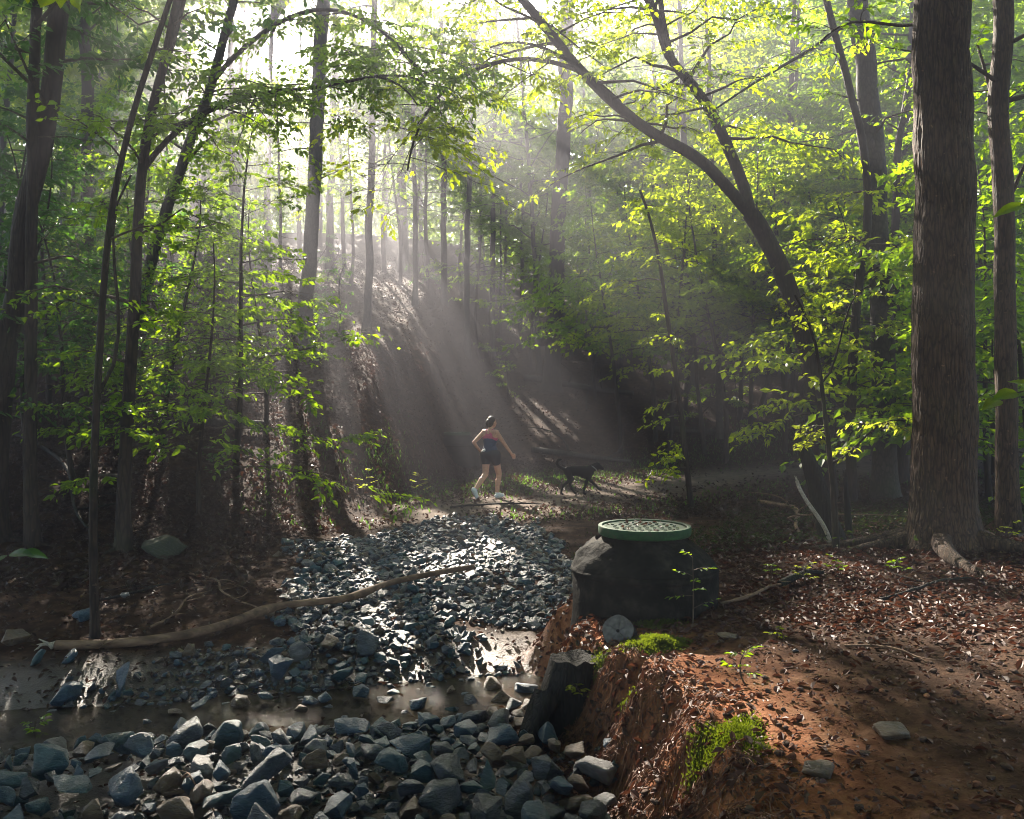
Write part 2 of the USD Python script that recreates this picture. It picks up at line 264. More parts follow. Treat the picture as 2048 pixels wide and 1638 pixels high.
# rocks: split schist, blue grey or rusty, a little wet
def rock(name, a, b, c, rough=0.42):
    n = {'g': GEO, 'm': ('mapping', dict(scale=(1, 1, 2.6), rotation=(.5, .3, .2))), 'n': ('noise_texture', dict(scale=11.0, detail=8.0, roughness=.74)), 'r': ('rgb_ramp', dict(ramp=[(.30, a), (.52, b), (.70, c)])),
         'b': ('noise_texture', dict(scale=38.0, detail=7.0, roughness=.72)), 'bu': ('bump', dict(strength=.95, distance=.02)), 'rr': ('map_range', dict(from_min=.3, from_max=.7, to_min=rough - .16, to_max=rough + .25)),
         'n2': ('noise_texture', dict(scale=3.2, detail=6.0, roughness=.7)), 'r2': ('rgb_ramp', dict(ramp=[(.56, (0, 0, 0)), (.72, (.5, .5, .5))])), 'mx': ('mix_color', dict(b=(.040, .027, .016))),
         'w': ('wave_texture', dict(wave_type='bands', bands_direction='diagonal', scale=7.0, distortion=6.0, detail=4.0, detail_scale=2.0)), 'r3': ('rgb_ramp', dict(ramp=[(.90, (0, 0, 0)), (.98, (.16, .16, .16))])), 'mv': ('mix_color', dict(b=(.16, .165, .17))),
         'p': ('principled_bsdf', dict(specular_ior_level=.5))}
    M(name, n, [('g.position', 'm.vector'), ('m.vector', 'n.vector'), ('m.vector', 'b.vector'), ('m.vector', 'w.vector'), ('g.position', 'n2.vector'), ('n.fac', 'r.fac'), ('r.color', 'mv.a'), ('w.fac', 'r3.fac'), ('r3.color', 'mv.fac'), ('mv.result', 'mx.a'), ('n2.fac', 'r2.fac'), ('r2.color', 'mx.fac'), ('mx.result', 'p.base_color'),
                ('b.fac', 'bu.height'), ('bu.normal', 'p.normal'), ('n.fac', 'rr.value'), ('rr.result', 'p.roughness')])
rock('rock_blue', (.007, .020, .034), (.013, .036, .056), (.052, .085, .108))
rock('rock_teal', (.007, .024, .029), (.013, .040, .046), (.052, .09, .094))
rock('rock_slate', (.010, .013, .017), (.018, .024, .031), (.062, .07, .082), .30)
rock('rock_ochre', (.032, .019, .010), (.080, .046, .023), (.15, .10, .06), .45)
rock('rock_pale', (.04, .038, .037), (.085, .08, .078), (.18, .17, .165), .42)
rock('rock_mossy', (.012, .014, .008), (.028, .032, .016), (.06, .06, .035), .85)
# ground, one sheet: soil zones are read from the mesh
gz = {'a': ('attribute', dict(attribute='zone')), 's': ('separate_color', {}), 'g': GEO, 'n': ('noise_texture', dict(scale=5.0, detail=8.0, roughness=.7)), 'nf': ('noise_texture', dict(scale=60.0, detail=5.0, roughness=.7)),
      'soil': ('rgb_ramp', dict(ramp=[(.3, (.013, .006, .0035)), (.5, (.036, .017, .009)), (.7, (.09, .046, .026))])),
      'earth': ('rgb_ramp', dict(ramp=[(.28, (.13, .043, .017)), (.5, (.27, .105, .048)), (.72, (.40, .22, .125))])),
      'sand': ('rgb_ramp', dict(ramp=[(.3, (.075, .055, .042)), (.7, (.18, .138, .110))])),
      'mud': ('rgb_ramp', dict(ramp=[(.3, (.016, .012, .008)), (.7, (.050, .035, .023))])),
      'm1': ('mix_color', {}), 'm2': ('mix_color', {}), 'm3': ('mix_color', {}), 'rr': ('map_range', dict(from_min=0., from_max=1., to_min=.85, to_max=.38)),
      'ad': ('math', dict(math_type='add')), 'bu': ('bump', dict(strength=.8, distance=.03)), 'sp': ('map_range', dict(from_min=0., from_max=1., to_min=.06, to_max=.5)), 'p': ('principled_bsdf', {})}
M('forest_floor', gz, [('a.color', 's.color'), ('g.position', 'n.vector'), ('g.position', 'nf.vector')] + [('n.fac', f'{k}.fac') for k in ('soil', 'earth', 'sand', 'mud')] +
  [('soil.color', 'm1.a'), ('sand.color', 'm1.b'), ('s.b', 'm1.fac'), ('m1.result', 'm2.a'), ('mud.color', 'm2.b'), ('s.g', 'm2.fac'), ('m2.result', 'm3.a'), ('earth.color', 'm3.b'), ('s.r', 'm3.fac'), ('m3.result', 'p.base_color'),
   ('s.g', 'rr.value'), ('s.g', 'sp.value'), ('sp.result', 'p.specular_ior_level'), ('rr.result', 'p.roughness'), ('n.fac', 'ad.value1'), ('nf.fac', 'ad.value2'), ('ad.value', 'bu.height'), ('bu.normal', 'p.normal')])
M('stream_water', {'g': GEO, 'mp': ('mapping', dict(scale=(1, 1.5, 1))), 'n': ('noise_texture', dict(scale=22.0, detail=5.0, roughness=.62)), 'bu': ('bump', dict(strength=.8, distance=.04)), 'pw': ('principled_bsdf', dict(base_color=(.030, .022, .013), roughness=.09, ior=1.33)),
                   'tr': ('transparent_bsdf', dict(color=(.45, .38, .26))), 'mx': ('mix_closure', dict(fac=.55))},
  [('g.position', 'mp.vector'), ('mp.vector', 'n.vector'), ('n.fac', 'bu.height'), ('bu.normal', 'pw.normal'), ('tr.BSDF', 'mx.closure1'), ('pw.BSDF', 'mx.closure2')], surface='mx.closure')
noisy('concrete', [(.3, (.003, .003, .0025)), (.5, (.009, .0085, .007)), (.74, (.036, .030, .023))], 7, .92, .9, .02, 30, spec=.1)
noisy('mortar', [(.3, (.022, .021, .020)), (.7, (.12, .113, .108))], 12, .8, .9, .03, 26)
noisy('green_iron', [(.32, (.006, .024, .008)), (.55, (.011, .045, .013)), (.72, (.036, .034, .020))], 18, .6, .5, .006, 60, spec=.25)
noisy('iron_plate', [(.3, (.010, .020, .012)), (.7, (.022, .050, .024))], 20, .38, .35, .004, 70, spec=.5)
noisy('clod_brown', [(.3, (.02, .011, .007)), (.7, (.075, .042, .028))], 20, .9, .8, .01, 60)
noisy('clod_red', [(.3, (.06, .024, .012)), (.7, (.20, .085, .042))], 20, .9, .8, .01, 60)
plain('iron_stud', (.25, .29, .25), .32)
plain('skin', (.46, .25, .17), .5); plain('hair', (.035, .020, .013), .5); plain('top_pink', (.42, .07, .13), .7); plain('top_navy', (.020, .035, .07), .7); plain('cloth_white', (.62, .62, .62), .7)
plain('shorts_black', (.018, .016, .022), .7); plain('shoe_white', (.55, .58, .58), .6); plain('shoe_sole', (.10, .16, .18), .6); plain('bottle_red', (.5, .04, .04), .35)
plain('dog_fur', (.006, .0055, .006), .8, .1); plain('dog_collar', (.16, .17, .18), .5)
M('haze', {'v': ('principled_volume', dict(color=(.91, .90, 1.0), density=HAZE, anisotropy=HAZE_G))}, [], surface=None, volume='v.volume')

# ------------------------------------------------------------------ ground, haze, water
gm = usdkit.mesh(stage, '/World/ground', (ground_v, ground_f), L('forest_floor'), True)
UsdGeom.PrimvarsAPI(gm).CreatePrimvar('zone', Sdf.ValueTypeNames.Color3fArray, 'vertex').Set(Vt.Vec3fArray.FromNumpy(np.stack([np.clip(red, 0, 1), np.clip(wet, 0, 1), np.clip(np.maximum(trail * .9, bankp * .12), 0, 1)], -1).astype(np.float32)))
tag(gm, 'brown forest floor with dirt trail, red earth bank and creek bed', None, None, 'structure')
hb = trimesh.creation.box([180, 186, 43.0]); hb.apply_translation([0, 53, 19.7])
tag(usdkit.mesh(stage, '/World/haze', hb, L('haze')), 'pale morning mist hanging between the trees', None, None, 'stuff')
wx, wy = np.meshgrid(np.linspace(-9, 1.6, 90), np.linspace(4.2, 8.2, 50), indexing='ij')
wz = np.full_like(wx, -0.43) + 0.006 * fbm2(wx, wy, 3, 2)
ii = np.arange(wx.size).reshape(wx.shape); qq = np.stack([ii[:-1, :-1], ii[1:, :-1], ii[1:, 1:], ii[:-1, 1:]], -1).reshape(-1, 4)
qc = np.stack([wx, wy], -1).reshape(-1, 2)[qq].mean(1); yyc = qc[:, 1] - .22 * np.clip(qc[:, 0], -4, 1)
qq = qq[(yyc > 5.3) & (yyc < 7.2)]; un, inv = np.unique(qq, return_inverse=True); qq = inv.reshape(-1, 4)
tag(usdkit.mesh(stage, '/World/creek_water', (np.stack([wx, wy, wz], -1).reshape(-1, 3)[un], qq), L('stream_water'), True), 'shallow clear creek water running between the stones', None, None, 'structure')
# ------------------------------------------------------------------ trees
TREES = dict(leaves=0)
def grow_branches(bp, br0, n, t0, t1, blen, rng, up=(0.15, 0.6), droop=0.25, az=None, seg=6, shape='cone'):
    """n side branches off a stem bp (m, 3) with radii br0 (m): (n, seg, 3) points and (n, seg) radii."""
    m = len(bp); t = np.sort(rng.uniform(t0, t1, n)); k = t * (m - 1); i = np.clip(k.astype(int), 0, m - 2); fr = (k - i)[:, None]
    base = bp[i] * (1 - fr) + bp[i + 1] * fr; rb = br0[i]
    a = rng.uniform(0, 2 * np.pi) + np.arange(n) * 2.4 + rng.normal(0, .4, n) if az is None else rng.uniform(az[0], az[1], n)
    e = rng.uniform(up[0], up[1], n)
    d = np.stack([np.cos(a) * np.cos(e), np.sin(a) * np.cos(e), np.sin(e)], -1)
    rel = (t - t0) / max(t1 - t0, 1e-6)
    Ln = blen * rng.uniform(.65, 1.15, n) * ((1.1 - .75 * rel) if shape == 'cone' else np.sin(np.pi * np.clip(rel * .8 + .2, 0, 1)) * .7 + .45 if shape == 'dome' else np.ones(n))
    s = np.linspace(0, 1, seg)
    P = base[:, None] + d[:, None] * (Ln[:, None] * s)[..., None]
    P[..., 2] -= droop * Ln[:, None] * s ** 2
    wig = rng.normal(0, .05, (n, seg, 3)) * Ln[:, None, None] * s[None, :, None]
    P = P + wig
    R = np.minimum(rb * .42, .006 + .014 * Ln)[:, None] * (1 - .88 * s)
    return P, np.maximum(R, .002), Ln
def sub_twigs(P, R, Ln, per, rng, frac=.42, t0=.22, seg=4):
    n, seg0, _ = P.shape
    t = rng.uniform(t0, 1, (n, per)); t[:, 0] = 1.0; k = t * (seg0 - 1); i = np.clip(k.astype(int), 0, seg0 - 2); fr = (k - i)[..., None]
    r = np.arange(n)[:, None]
    base = P[r, i] * (1 - fr) + P[r, i + 1] * fr; d = unit(P[r, i + 1] - P[r, i])
    side = unit(np.cross(d, [0, 0, 1.0])); sg = np.where(rng.random((n, per, 1)) < .5, -1, 1); ang = rng.uniform(.45, 1.15, (n, per, 1)); ang[:, 0] *= .15
    dd = d * np.cos(ang) + side * sg * np.sin(ang); dd[..., 2] *= .55; dd[..., 2] += rng.normal(-.02, .14, (n, per)); dd = unit(dd)
    tl = frac * Ln[:, None] * (1.25 - .7 * t) * rng.uniform(.6, 1.2, (n, per))
    s = np.linspace(0, 1, seg)
    Q = base[:, :, None] + dd[:, :, None] * (tl[..., None] * s)[..., None]; Q[..., 2] -= .12 * tl[..., None] * s ** 2
    Q = Q.reshape(-1, seg, 3); RR = np.full((len(Q), seg), .004) * (1 - .6 * s); return Q, RR, tl.reshape(-1)
def leaf_sprays(Q, tl, pitch, size, rng, jit=.42, hang=.32, nmax=40):
    """Leaves along twigs Q, alternately left and right, roughly in the plane of the spray."""
    n = np.clip((tl / pitch).astype(int), 3, nmax); tw = np.repeat(np.arange(len(Q)), n)
    k = np.concatenate([np.arange(a) for a in n]); t = np.clip((k + rng.uniform(.3, 1.1, len(k))) / n[tw], .05, 1.0)
    sg = np.where(k % 2 == 0, 1, -1)[:, None]; seg = Q.shape[1]
    x = t * (seg - 1); i = np.clip(x.astype(int), 0, seg - 2); fr = (x - i)[:, None]
    pos = Q[tw, i] * (1 - fr) + Q[tw, i + 1] * fr; d = unit(Q[tw, i + 1] - Q[tw, i])
    N = unit(np.array([0, 0, 1.0]) + rng.normal(0, .42, (len(Q), 3)))[tw]; side = unit(np.cross(N, d))
    a = rng.normal(.95, .3, (len(k), 1)) * (1 - .75 * (t[:, None] > .97))
    ax = d * np.cos(a) + side * sg * np.sin(a); ax[:, 2] -= hang + rng.normal(0, .18, len(k)); ax = unit(ax)
    nrm = unit(N + rng.normal(0, jit, (len(k), 3)))
    return pos + rng.normal(0, .012, pos.shape), ax, nrm, size * rng.uniform(.5, 1.35, len(k))
def foliage(Q, tl, pitch, size, rng, kind, sh, cl, jit=.42, thin=0.0):
    jit *= 1.45; pos, ax, nrm, s = leaf_sprays(Q, tl, pitch, size, rng, jit)
    m = keep(pos, rng, sh, cl)
    if thin: m &= meshkit.fbm(pos * .55 + 31, 3, 4) > thin
    TREES['leaves'] += int(m.sum())
    return leaves(pos[m], ax[m], nrm[m], s[m], kind)
def flare(rad, pts, h, amount):
    z = pts[:, 2] - pts[0, 2]; return rad * (1 + amount * np.exp(-z / h))
def tree(name, label, limbs, crowns, barkm='bark_dark', leafm='leaf_green', group=None, seed=1, kind=4, size=.1, sh=.5, cl=1.0, sides=12, fl=(.35, .6), rough=.12, cat='tree', roots=0, thin=0.0):
    """limbs: [(points, r0, r1)], the first from the ground up; crowns: dicts for grow_branches with 'limb'."""
    rng = np.random.default_rng(seed); parts, stems = [], []
    for j, (pts, r0, r1) in enumerate(limbs):
        pts = np.asarray(pts, float).copy()
        if j == 0: pts[0, 2] = H(pts[0, 0], pts[0, 1]) - .12
        ln = np.linalg.norm(np.diff(pts, axis=0), axis=1).sum(); n = int(np.clip(ln / (.05 if sides > 100 else .12 if sides > 20 else .25), 8, 260))
        p = spline(pts, n); s = np.linspace(0, 1, n); r = r0 + (r1 - r0) * s
        if j == 0: r = flare(r, p, fl[0], fl[1])
        p = p + np.stack([fbm2(s * ln, s * 0 + seed + j, .9, seed), fbm2(s * ln, s * 0 + seed + 9 + j, .9, seed), 0 * s], -1) * min(.16, .012 * ln) * np.minimum(1, s * 6)[:, None] * np.minimum(1, (1 - s) * 6 + (j > 0))[:, None] * (2 * r0 / .1) ** .3
        stems.append((p, r)); parts.append(tube(p, r, sides if j == 0 else max(6, sides * 2 // 3), True, rough, seed + j))
    b0 = stems[0][0][0]
    T = Thing(name, label, cat, b0, group)
    for k in range(roots):
        a = k * 2 * np.pi / roots + rng.uniform(-.4, .4); rr = limbs[0][1]; ss = np.linspace(0, 1, 10); Lr = rr * rng.uniform(3.5, 6)
        P = np.stack([b0[0] + np.cos(a + .5 * ss) * Lr * ss, b0[1] + np.sin(a + .5 * ss) * Lr * ss, 0 * ss], -1)
        P[:, 2] = H(P[:, 0], P[:, 1]) + .35 * rr * (1 - ss) ** 2 + .30 * rr * (1 - ss) - .02; P[0, 2] += rr * .9
        parts.append(tube(P, rr * (.42 - .36 * ss), 7, True, .15, seed + k))
    T.part('trunk', join(parts), barkm, 50)
    tw, fo = [], []
    for c in crowns:
        c = dict(c); li = c.pop('limb', 0); per = int(c.pop('per', 6) * 1.6); pitch = c.pop('pitch', size * .48); frac = c.pop('frac', .42); jit = c.pop('jit', .42); lsize = c.pop('size', size)
        P, R, Ln = grow_branches(stems[li][0], stems[li][1], rng=rng, **c)
        Q, RR, tl = sub_twigs(P, R, Ln, per, rng, frac)
        if kind == 4 or len(P) < 60: tw.append(tubes(P, R, 4))
        if kind == 4: tw.append(tubes(Q, RR, 3))
        fo.append(foliage(Q, tl, pitch, lsize, rng, kind, sh, cl, jit, thin))
    if tw: T.part('branches', join(tw), 'twig', True, kind='stuff')
    if fo: T.part('crown', join(fo), leafm, kind='stuff')
    return T
def G(x, y): return np.array([x, y, float(H(x, y))])
def w(r_px, d): return r_px / 2 / FPX * d          # a width in photograph pixels at a distance, as a radius

# -- near and middle trees, from left to right
d = 10.4
tree('leaning_tree', 'thick dark trunk leaning right at the left edge of the photo', [([px(-8, 1075, d), px(4, 780, d), px(38, 540, d), px(75, 330, d), px(106, 120, d), px(121, -60, d), px(150, -420, d), px(190, -800, d)], w(44, d), w(28, d))],
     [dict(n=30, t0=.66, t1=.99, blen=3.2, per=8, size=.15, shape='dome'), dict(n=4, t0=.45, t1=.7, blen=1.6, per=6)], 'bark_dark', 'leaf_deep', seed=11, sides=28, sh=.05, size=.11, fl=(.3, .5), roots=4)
d = 10.3
tree('slim_tree', 'straight slim trunk standing just right of the leaning left-edge tree', [([px(66, 1085, d), px(60, 800, d), px(62, 500, d), px(68, 250, d), px(74, -20, d), px(78, -500, d)], w(25, d), w(17, d))],
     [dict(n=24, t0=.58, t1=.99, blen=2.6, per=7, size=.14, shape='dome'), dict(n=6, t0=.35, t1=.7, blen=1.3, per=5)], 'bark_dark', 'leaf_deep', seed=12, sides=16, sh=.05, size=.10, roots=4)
d = 7.2
tree('thin_sapling', 'thin sapling rooted beside the lower end of the fallen log', [([px(192, 1235, d), px(188, 1000, d), px(196, 760, d), px(210, 530, d), px(240, 330, d), px(290, 150, d), px(345, -10, d), px(400, -160, d)], w(17, d), w(9, d)),
     ([px(196, 790, d), px(236, 690, d + .2), px(228, 520, d + .3), px(262, 350, d + .5)], w(8, d), w(4, d))],
     [dict(n=9, t0=.55, t1=.98, blen=1.0, per=5), dict(n=5, t0=.3, t1=.98, blen=.7, per=4, limb=1)], 'bark_dark', 'leaf_green', seed=13, sides=10, size=.075, fl=(.15, .5))
d = 10.4
tree('arching_tree', 'slender dark tree sending a long arching branch across the sunlit gap', [([px(247, 1112, d), px(252, 900, d), px(266, 600, d), px(286, 340, d), px(322, 150, d), px(352, 20, d), px(380, -180, d)], w(27, d), w(13, d)),
     ([px(284, 345, d), px(330, 285, d), px(420, 220, d + .2), px(520, 188, d + .4), px(640, 174, d + .6), px(740, 154, d + .8), px(845, 160, d + 1)], w(12, d), w(4, d)),
     ([px(740, 154, d + .8), px(790, 165, d + .8), px(835, 210, d + .9)], w(5, d), w(3, d)), ([px(318, 170, d), px(345, 90, d + .2), px(372, -20, d + .4)], w(12, d), w(8, d))],
     [dict(n=12, t0=.35, t1=.98, blen=1.5, per=6, droop=.3), dict(n=30, t0=.12, t1=.99, blen=1.25, per=7, up=(-.6, .5), limb=1, shape='even'), dict(n=9, t0=.2, t1=1, blen=.8, per=5, limb=2, shape='even'), dict(n=8, t0=.12, t1=.4, blen=1.4, per=6, up=(0, .4))],
     'bark_dark', 'leaf_green', seed=14, sides=14, sh=0, size=.095, roots=5)
d = 15.0
tree('tilted_tree', 'grey trunk tilted right, behind the slender arching tree', [([px(282, 870, d), px(290, 600, d), px(325, 450, d), px(372, 310, d), px(410, 200, d), px(450, 60, d), px(500, -120, d)], w(26, d), w(15, d)), ([px(420, 170, d), px(520, 70, d - .6), px(640, 20, d - 1.2), px(760, 60, d - 1.8), px(850, 160, d - 2.3)], w(11, d), w(4, d))],
     [dict(n=20, t0=.3, t1=.98, blen=2.4, per=7, droop=.35), dict(n=26, t0=.15, t1=1, blen=1.5, per=7, limb=1, shape='even', up=(-.5, .4))], 'bark_grey', 'leaf_green', seed=15, sides=12, sh=0, size=.11)
d = 18.0
tree('blue_shade_tree', 'straight dark trunk between the left-edge trees and the thin saplings', [([px(176, 830, d), px(174, 500, d), px(172, 200, d), px(172, -60, d), px(170, -800, d)], w(24, d), w(18, d))],
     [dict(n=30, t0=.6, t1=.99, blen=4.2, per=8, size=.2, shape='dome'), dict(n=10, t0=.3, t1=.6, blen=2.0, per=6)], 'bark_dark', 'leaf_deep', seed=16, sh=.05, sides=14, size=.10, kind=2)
d = 21.0
tree('misty_beech', 'tall straight grey trunk rising out of the sunbeams left of the runner', [([px(622, 800, d), px(612, 660, d), px(621, 480, d), px(632, 280, d), px(641, 120, d), px(648, -40, d), px(655, -300, d), px(665, -640, d)], w(29, d), w(22, d))],
     [dict(n=34, t0=.62, t1=.99, blen=4.4, per=8, size=.2, shape='dome'), dict(n=12, t0=.22, t1=.58, blen=1.5, per=5, droop=.4)], 'bark_grey', 'leaf_bright', seed=17, sides=16, size=.10, kind=2, sh=.05, fl=(.5, .7))
d = 24.0
tree('thin_misty_trunk', 'thin straight trunk right of the tall misty beech', [([px(732, 790, d), px(736, 600, d), px(740, 400, d), px(746, 180, d), px(750, -60, d), px(756, -420, d)], w(16, d), w(9, d))],
     [dict(n=30, t0=.6, t1=.99, blen=3.8, per=8, size=.2, shape='dome'), dict(n=14, t0=.25, t1=.58, blen=2.0, per=6, droop=.35)], 'bark_grey', 'leaf_bright', seed=18, sides=8, size=.10, kind=2, sh=.05)
d = 30.0
tree('far_oak', 'broad hazy trunk on the hillside above the dog', [([px(1102, 745, d), px(1110, 600, d), px(1120, 400, d), px(1130, 200, d), px(1134, 0, d), px(1138, -200, d)], w(34, d), w(22, d))],
     [dict(n=20, t0=.5, t1=.98, blen=3.4, per=8)], 'bark_dark', 'leaf_far', seed=19, sides=14, size=.13, kind=2, sh=.8, thin=.42)
d = 38.0
for k, (a, b, c, wd) in enumerate([(806, 700, 800, 21), (660, 650, 668, 16), (985, 680, 992, 12), (888, 720, 884, 13), (935, 700, 948, 12), (830, 720, 826, 11)]):
    dd = d - 1.7 * k
    tree('hillside_trunk', ['broad pale trunk fading in the mist above the runner', 'narrow misty trunk close behind the tall grey beech', 'thin hillside trunk over the runner leaning slightly right', 'thin hillside trunk left of the runner, darkest of the misty row',
         'thin straight hillside trunk directly above the runner', 'thin pale hillside trunk beside the broad misty one'][k], [([px(a, b + 60, dd), px(a, b - 200, dd), px((a + c) / 2, 300, dd), px(c, -60, dd)], w(wd, dd), w(wd * .55, dd))],
         [dict(n=30, t0=.5, t1=.98, blen=3.4, per=8, droop=.3)], 'bark_grey', 'leaf_far', seed=30 + k, sides=8, size=.17, kind=2, sh=.5, thin=.36)
d = 40.0
tree('sky_tree', 'pale slanting trunk against the bright sky gap', [([px(370, 420, d), px(420, 280, d), px(468, 160, d), px(520, 78, d), px(572, 0, d), px(640, -110, d)], w(22, d), w(16, d))],
     [dict(n=8, t0=.75, t1=.98, blen=2.5, per=6)], 'bark_grey', 'leaf_far', seed=41, sides=10, size=.14, kind=2, sh=.8)
tree('sky_sapling', 'thin upright trunk in the bright sky gap', [([px(528, 420, d), px(538, 260, d), px(543, 120, d), px(546, -40, d)], w(11, d), w(7, d))],
     [dict(n=6, t0=.7, t1=.98, blen=1.8, per=5)], 'bark_grey', 'leaf_far', seed=42, sides=8, size=.14, kind=2, sh=.8)
# -- right half
d = 15.5
tree('forked_tree', 'leaning forked tree whose two limbs reach left over the trail', [([px(1660, 1010, d), px(1640, 850, d), px(1612, 690, d), px(1575, 570, d), px(1535, 480, d), px(1500, 425, d)], w(38, d), w(34, d)),
     ([px(1502, 428, d), px(1450, 370, d - .1), px(1400, 320, d - .2), px(1310, 268, d - .5), px(1220, 200, d - .8), px(1160, 140, d - 1), px(1090, 55, d - 1.2), px(1030, -20, d - 1.3), px(960, -120, d - 1.4)], w(24, d), w(14, d)),
     ([px(1500, 425, d), px(1468, 320, d), px(1430, 240, d), px(1380, 165, d), px(1340, 115, d), px(1318, 50, d), px(1285, -20, d), px(1240, -150, d)], w(24, d), w(14, d)),
     ([px(1345, 120, d), px(1330, 60, d + .2), px(1318, -30, d + .4), px(1310, -160, d + .5)], w(14, d), w(9, d)), ([px(1165, 145, d - 1), px(1050, 118, d - 1.5), px(930, 150, d - 2.2), px(850, 230, d - 2.8), px(815, 340, d - 3.2)], w(9, d), w(3, d)), ([px(1240, 205, d - .7), px(1150, 130, d - 1.2), px(1060, 88, d - 1.6), px(980, 95, d - 2)], w(9, d), w(3, d))],
     [dict(n=20, t0=.25, t1=.98, blen=2.2, per=7, limb=1, shape='even', up=(-.25, .55)), dict(n=22, t0=.2, t1=.98, blen=2.3, per=7, limb=2, shape='even', up=(-.2, .5)), dict(n=7, t0=.1, t1=.98, blen=1.4, per=6, limb=3, shape='even'),
      dict(n=22, t0=.1, t1=1, blen=1.5, per=7, limb=4, shape='even', up=(-.5, .4)), dict(n=10, t0=.2, t1=1, blen=.9, per=5, limb=5, shape='even', up=(-.3, .3)), dict(n=6, t0=.3, t1=.9, blen=1.7, per=6, up=(-.1, .3))],
     'bark_dark', 'leaf_bright', seed=21, sides=16, size=.12, sh=.05, cl=0, fl=(.3, .25))
d = 14.3
tree('leafy_sapling', 'thin wavy sapling with bright leaf tiers beside the trail bend', [([px(1384, 1010, d), px(1366, 860, d), px(1345, 700, d), px(1326, 570, d), px(1303, 450, d), px(1280, 380, d)], w(13, d), w(5, d))],
     [dict(n=9, t0=.12, t1=.62, blen=.95, per=5, up=(-.15, .35), az=(1.6, 5.6)), dict(n=9, t0=.7, t1=.99, blen=1.1, per=5, up=(-.1, .5))], 'bark_dark', 'leaf_bright', seed=22, sides=8, size=.105, sh=0, cl=0, fl=(.1, .4))
d = 8.6
tree('yellow_sapling', 'slender sapling with yellowing leaves left of the great oak', [([px(1672, 1105, d), px(1664, 960, d), px(1645, 790, d), px(1628, 680, d), px(1590, 590, d)], w(14, d), w(4, d)),
     ([px(1666, 925, d), px(1700, 905, d + .05), px(1745, 860, d), px(1812, 842, d)], w(6, d), w(2, d)), ([px(1640, 770, d), px(1690, 640, d), px(1705, 600, d), px(1740, 570, d + .1)], w(5, d), w(2, d))],
     [dict(n=6, t0=.25, t1=1, blen=.42, per=4, limb=1, shape='even', up=(-.2, .4)), dict(n=4, t0=.3, t1=1, blen=.35, per=3, limb=2, shape='even'), dict(n=5, t0=.36, t1=.55, blen=.5, per=4, az=(1.8, 4.4)), dict(n=5, t0=.8, t1=1, blen=.7, per=4)],
     'bark_dark', 'leaf_yellow', seed=23, sides=9, size=.07, sh=0, cl=0, fl=(.1, .4))
d = 16.0
tree('twin_trunk', 'tall straight trunk with a mossy foot left of the great oak', [([px(1772, 1000, d), px(1766, 800, d), px(1760, 560, d), px(1745, 320, d), px(1730, 120, d), px(1716, -20, d), px(1700, -300, d)], w(46, d), w(36, d)),
     ([px(1735, 70, d - .5), px(1700, 50, d - .8), px(1640, 86, d - 1.2), px(1560, 135, d - 1.6), px(1500, 172, d - 1.9), px(1420, 225, d - 2.2)], w(9, d), w(3, d))],
     [dict(n=16, t0=.35, t1=.98, blen=2.3, per=7, droop=.3), dict(n=7, t0=.2, t1=1, blen=.9, per=5, limb=1, shape='even'), dict(n=8, t0=.12, t1=.4, blen=1.5, per=6)], 'bark_grey', 'leaf_green', seed=24, sides=18, size=.11, sh=.3, cl=0)
d = 15.0
tree('bent_tree', 'dark thin bent trunk leaning against the mossy-footed trunk', [([px(1700, 1010, d), px(1703, 800, d), px(1712, 620, d), px(1732, 450, d), px(1726, 300, d), px(1700, 180, d), px(1668, 60, d), px(1640, -60, d)], w(20, d), w(13, d))],
     [dict(n=14, t0=.35, t1=.98, blen=1.9, per=6, droop=.3), dict(n=5, t0=.2, t1=.4, blen=1.2, per=5)], 'bark_dark', 'leaf_bright', seed=25, sides=12, size=.11, sh=.25, cl=0)
d = 19
tree('pole_tree', 'thin straight trunk in the gap between the mossy-footed trunk and great oak', [([px(1806, 980, d), px(1798, 700, d), px(1790, 480, d), px(1800, 260, d), px(1850, 60, d), px(1900, -120, d)], w(20, d), w(10, d))],
     [dict(n=14, t0=.3, t1=.98, blen=2.2, per=7)], 'bark_dark', 'leaf_green', seed=26, sides=10, size=.11, sh=.2, cl=0)
d = 8.3
tree('great_oak', 'great straight oak trunk with ridged bark, sunlit along its left side', [([px(1890, 1110, d), px(1884, 980, d), px(1886, 760, d), px(1888, 420, d), px(1887, 100, d), px(1886, -200, d), px(1885, -900, d)], w(118, d), w(86, d)),
     ([px(1840, 45, d), px(1790, 50, d + .3), px(1700, 46, d + .8), px(1640, 86, d + 1.2)], w(7, d), w(4, d))],
     [dict(n=10, t0=.8, t1=.98, blen=2.5, per=6), dict(n=4, t0=.3, t1=1, blen=.8, per=4, limb=1, shape='even')], 'bark_oak', 'leaf_green', seed=27, sides=150, size=.11, sh=.3, cl=0, fl=(.22, .75), rough=.06, roots=6)
d = 10.2
tree('edge_tree', 'straight brown trunk standing right of the great oak', [([px(2018, 1070, d), px(2016, 860, d), px(2011, 560, d), px(2004, 280, d), px(2006, -20, d), px(2008, -500, d)], w(40, d), w(34, d)), ([px(2006, 300, d), px(1985, 200, d + .2), px(1955, 90, d + .4)], w(10, d), w(5, d)),
     ([px(2012, 420, d), px(2050, 330, d), px(2110, 240, d)], w(9, d), w(5, d))],
     [dict(n=12, t0=.55, t1=.98, blen=2.0, per=6), dict(n=5, t0=.3, t1=1, blen=.9, per=5, limb=1, shape='even'), dict(n=5, t0=.3, t1=1, blen=.9, per=5, limb=2, shape='even')], 'bark_oak', 'leaf_green', seed=28, sides=18, size=.10, sh=.3, cl=0, roots=4)
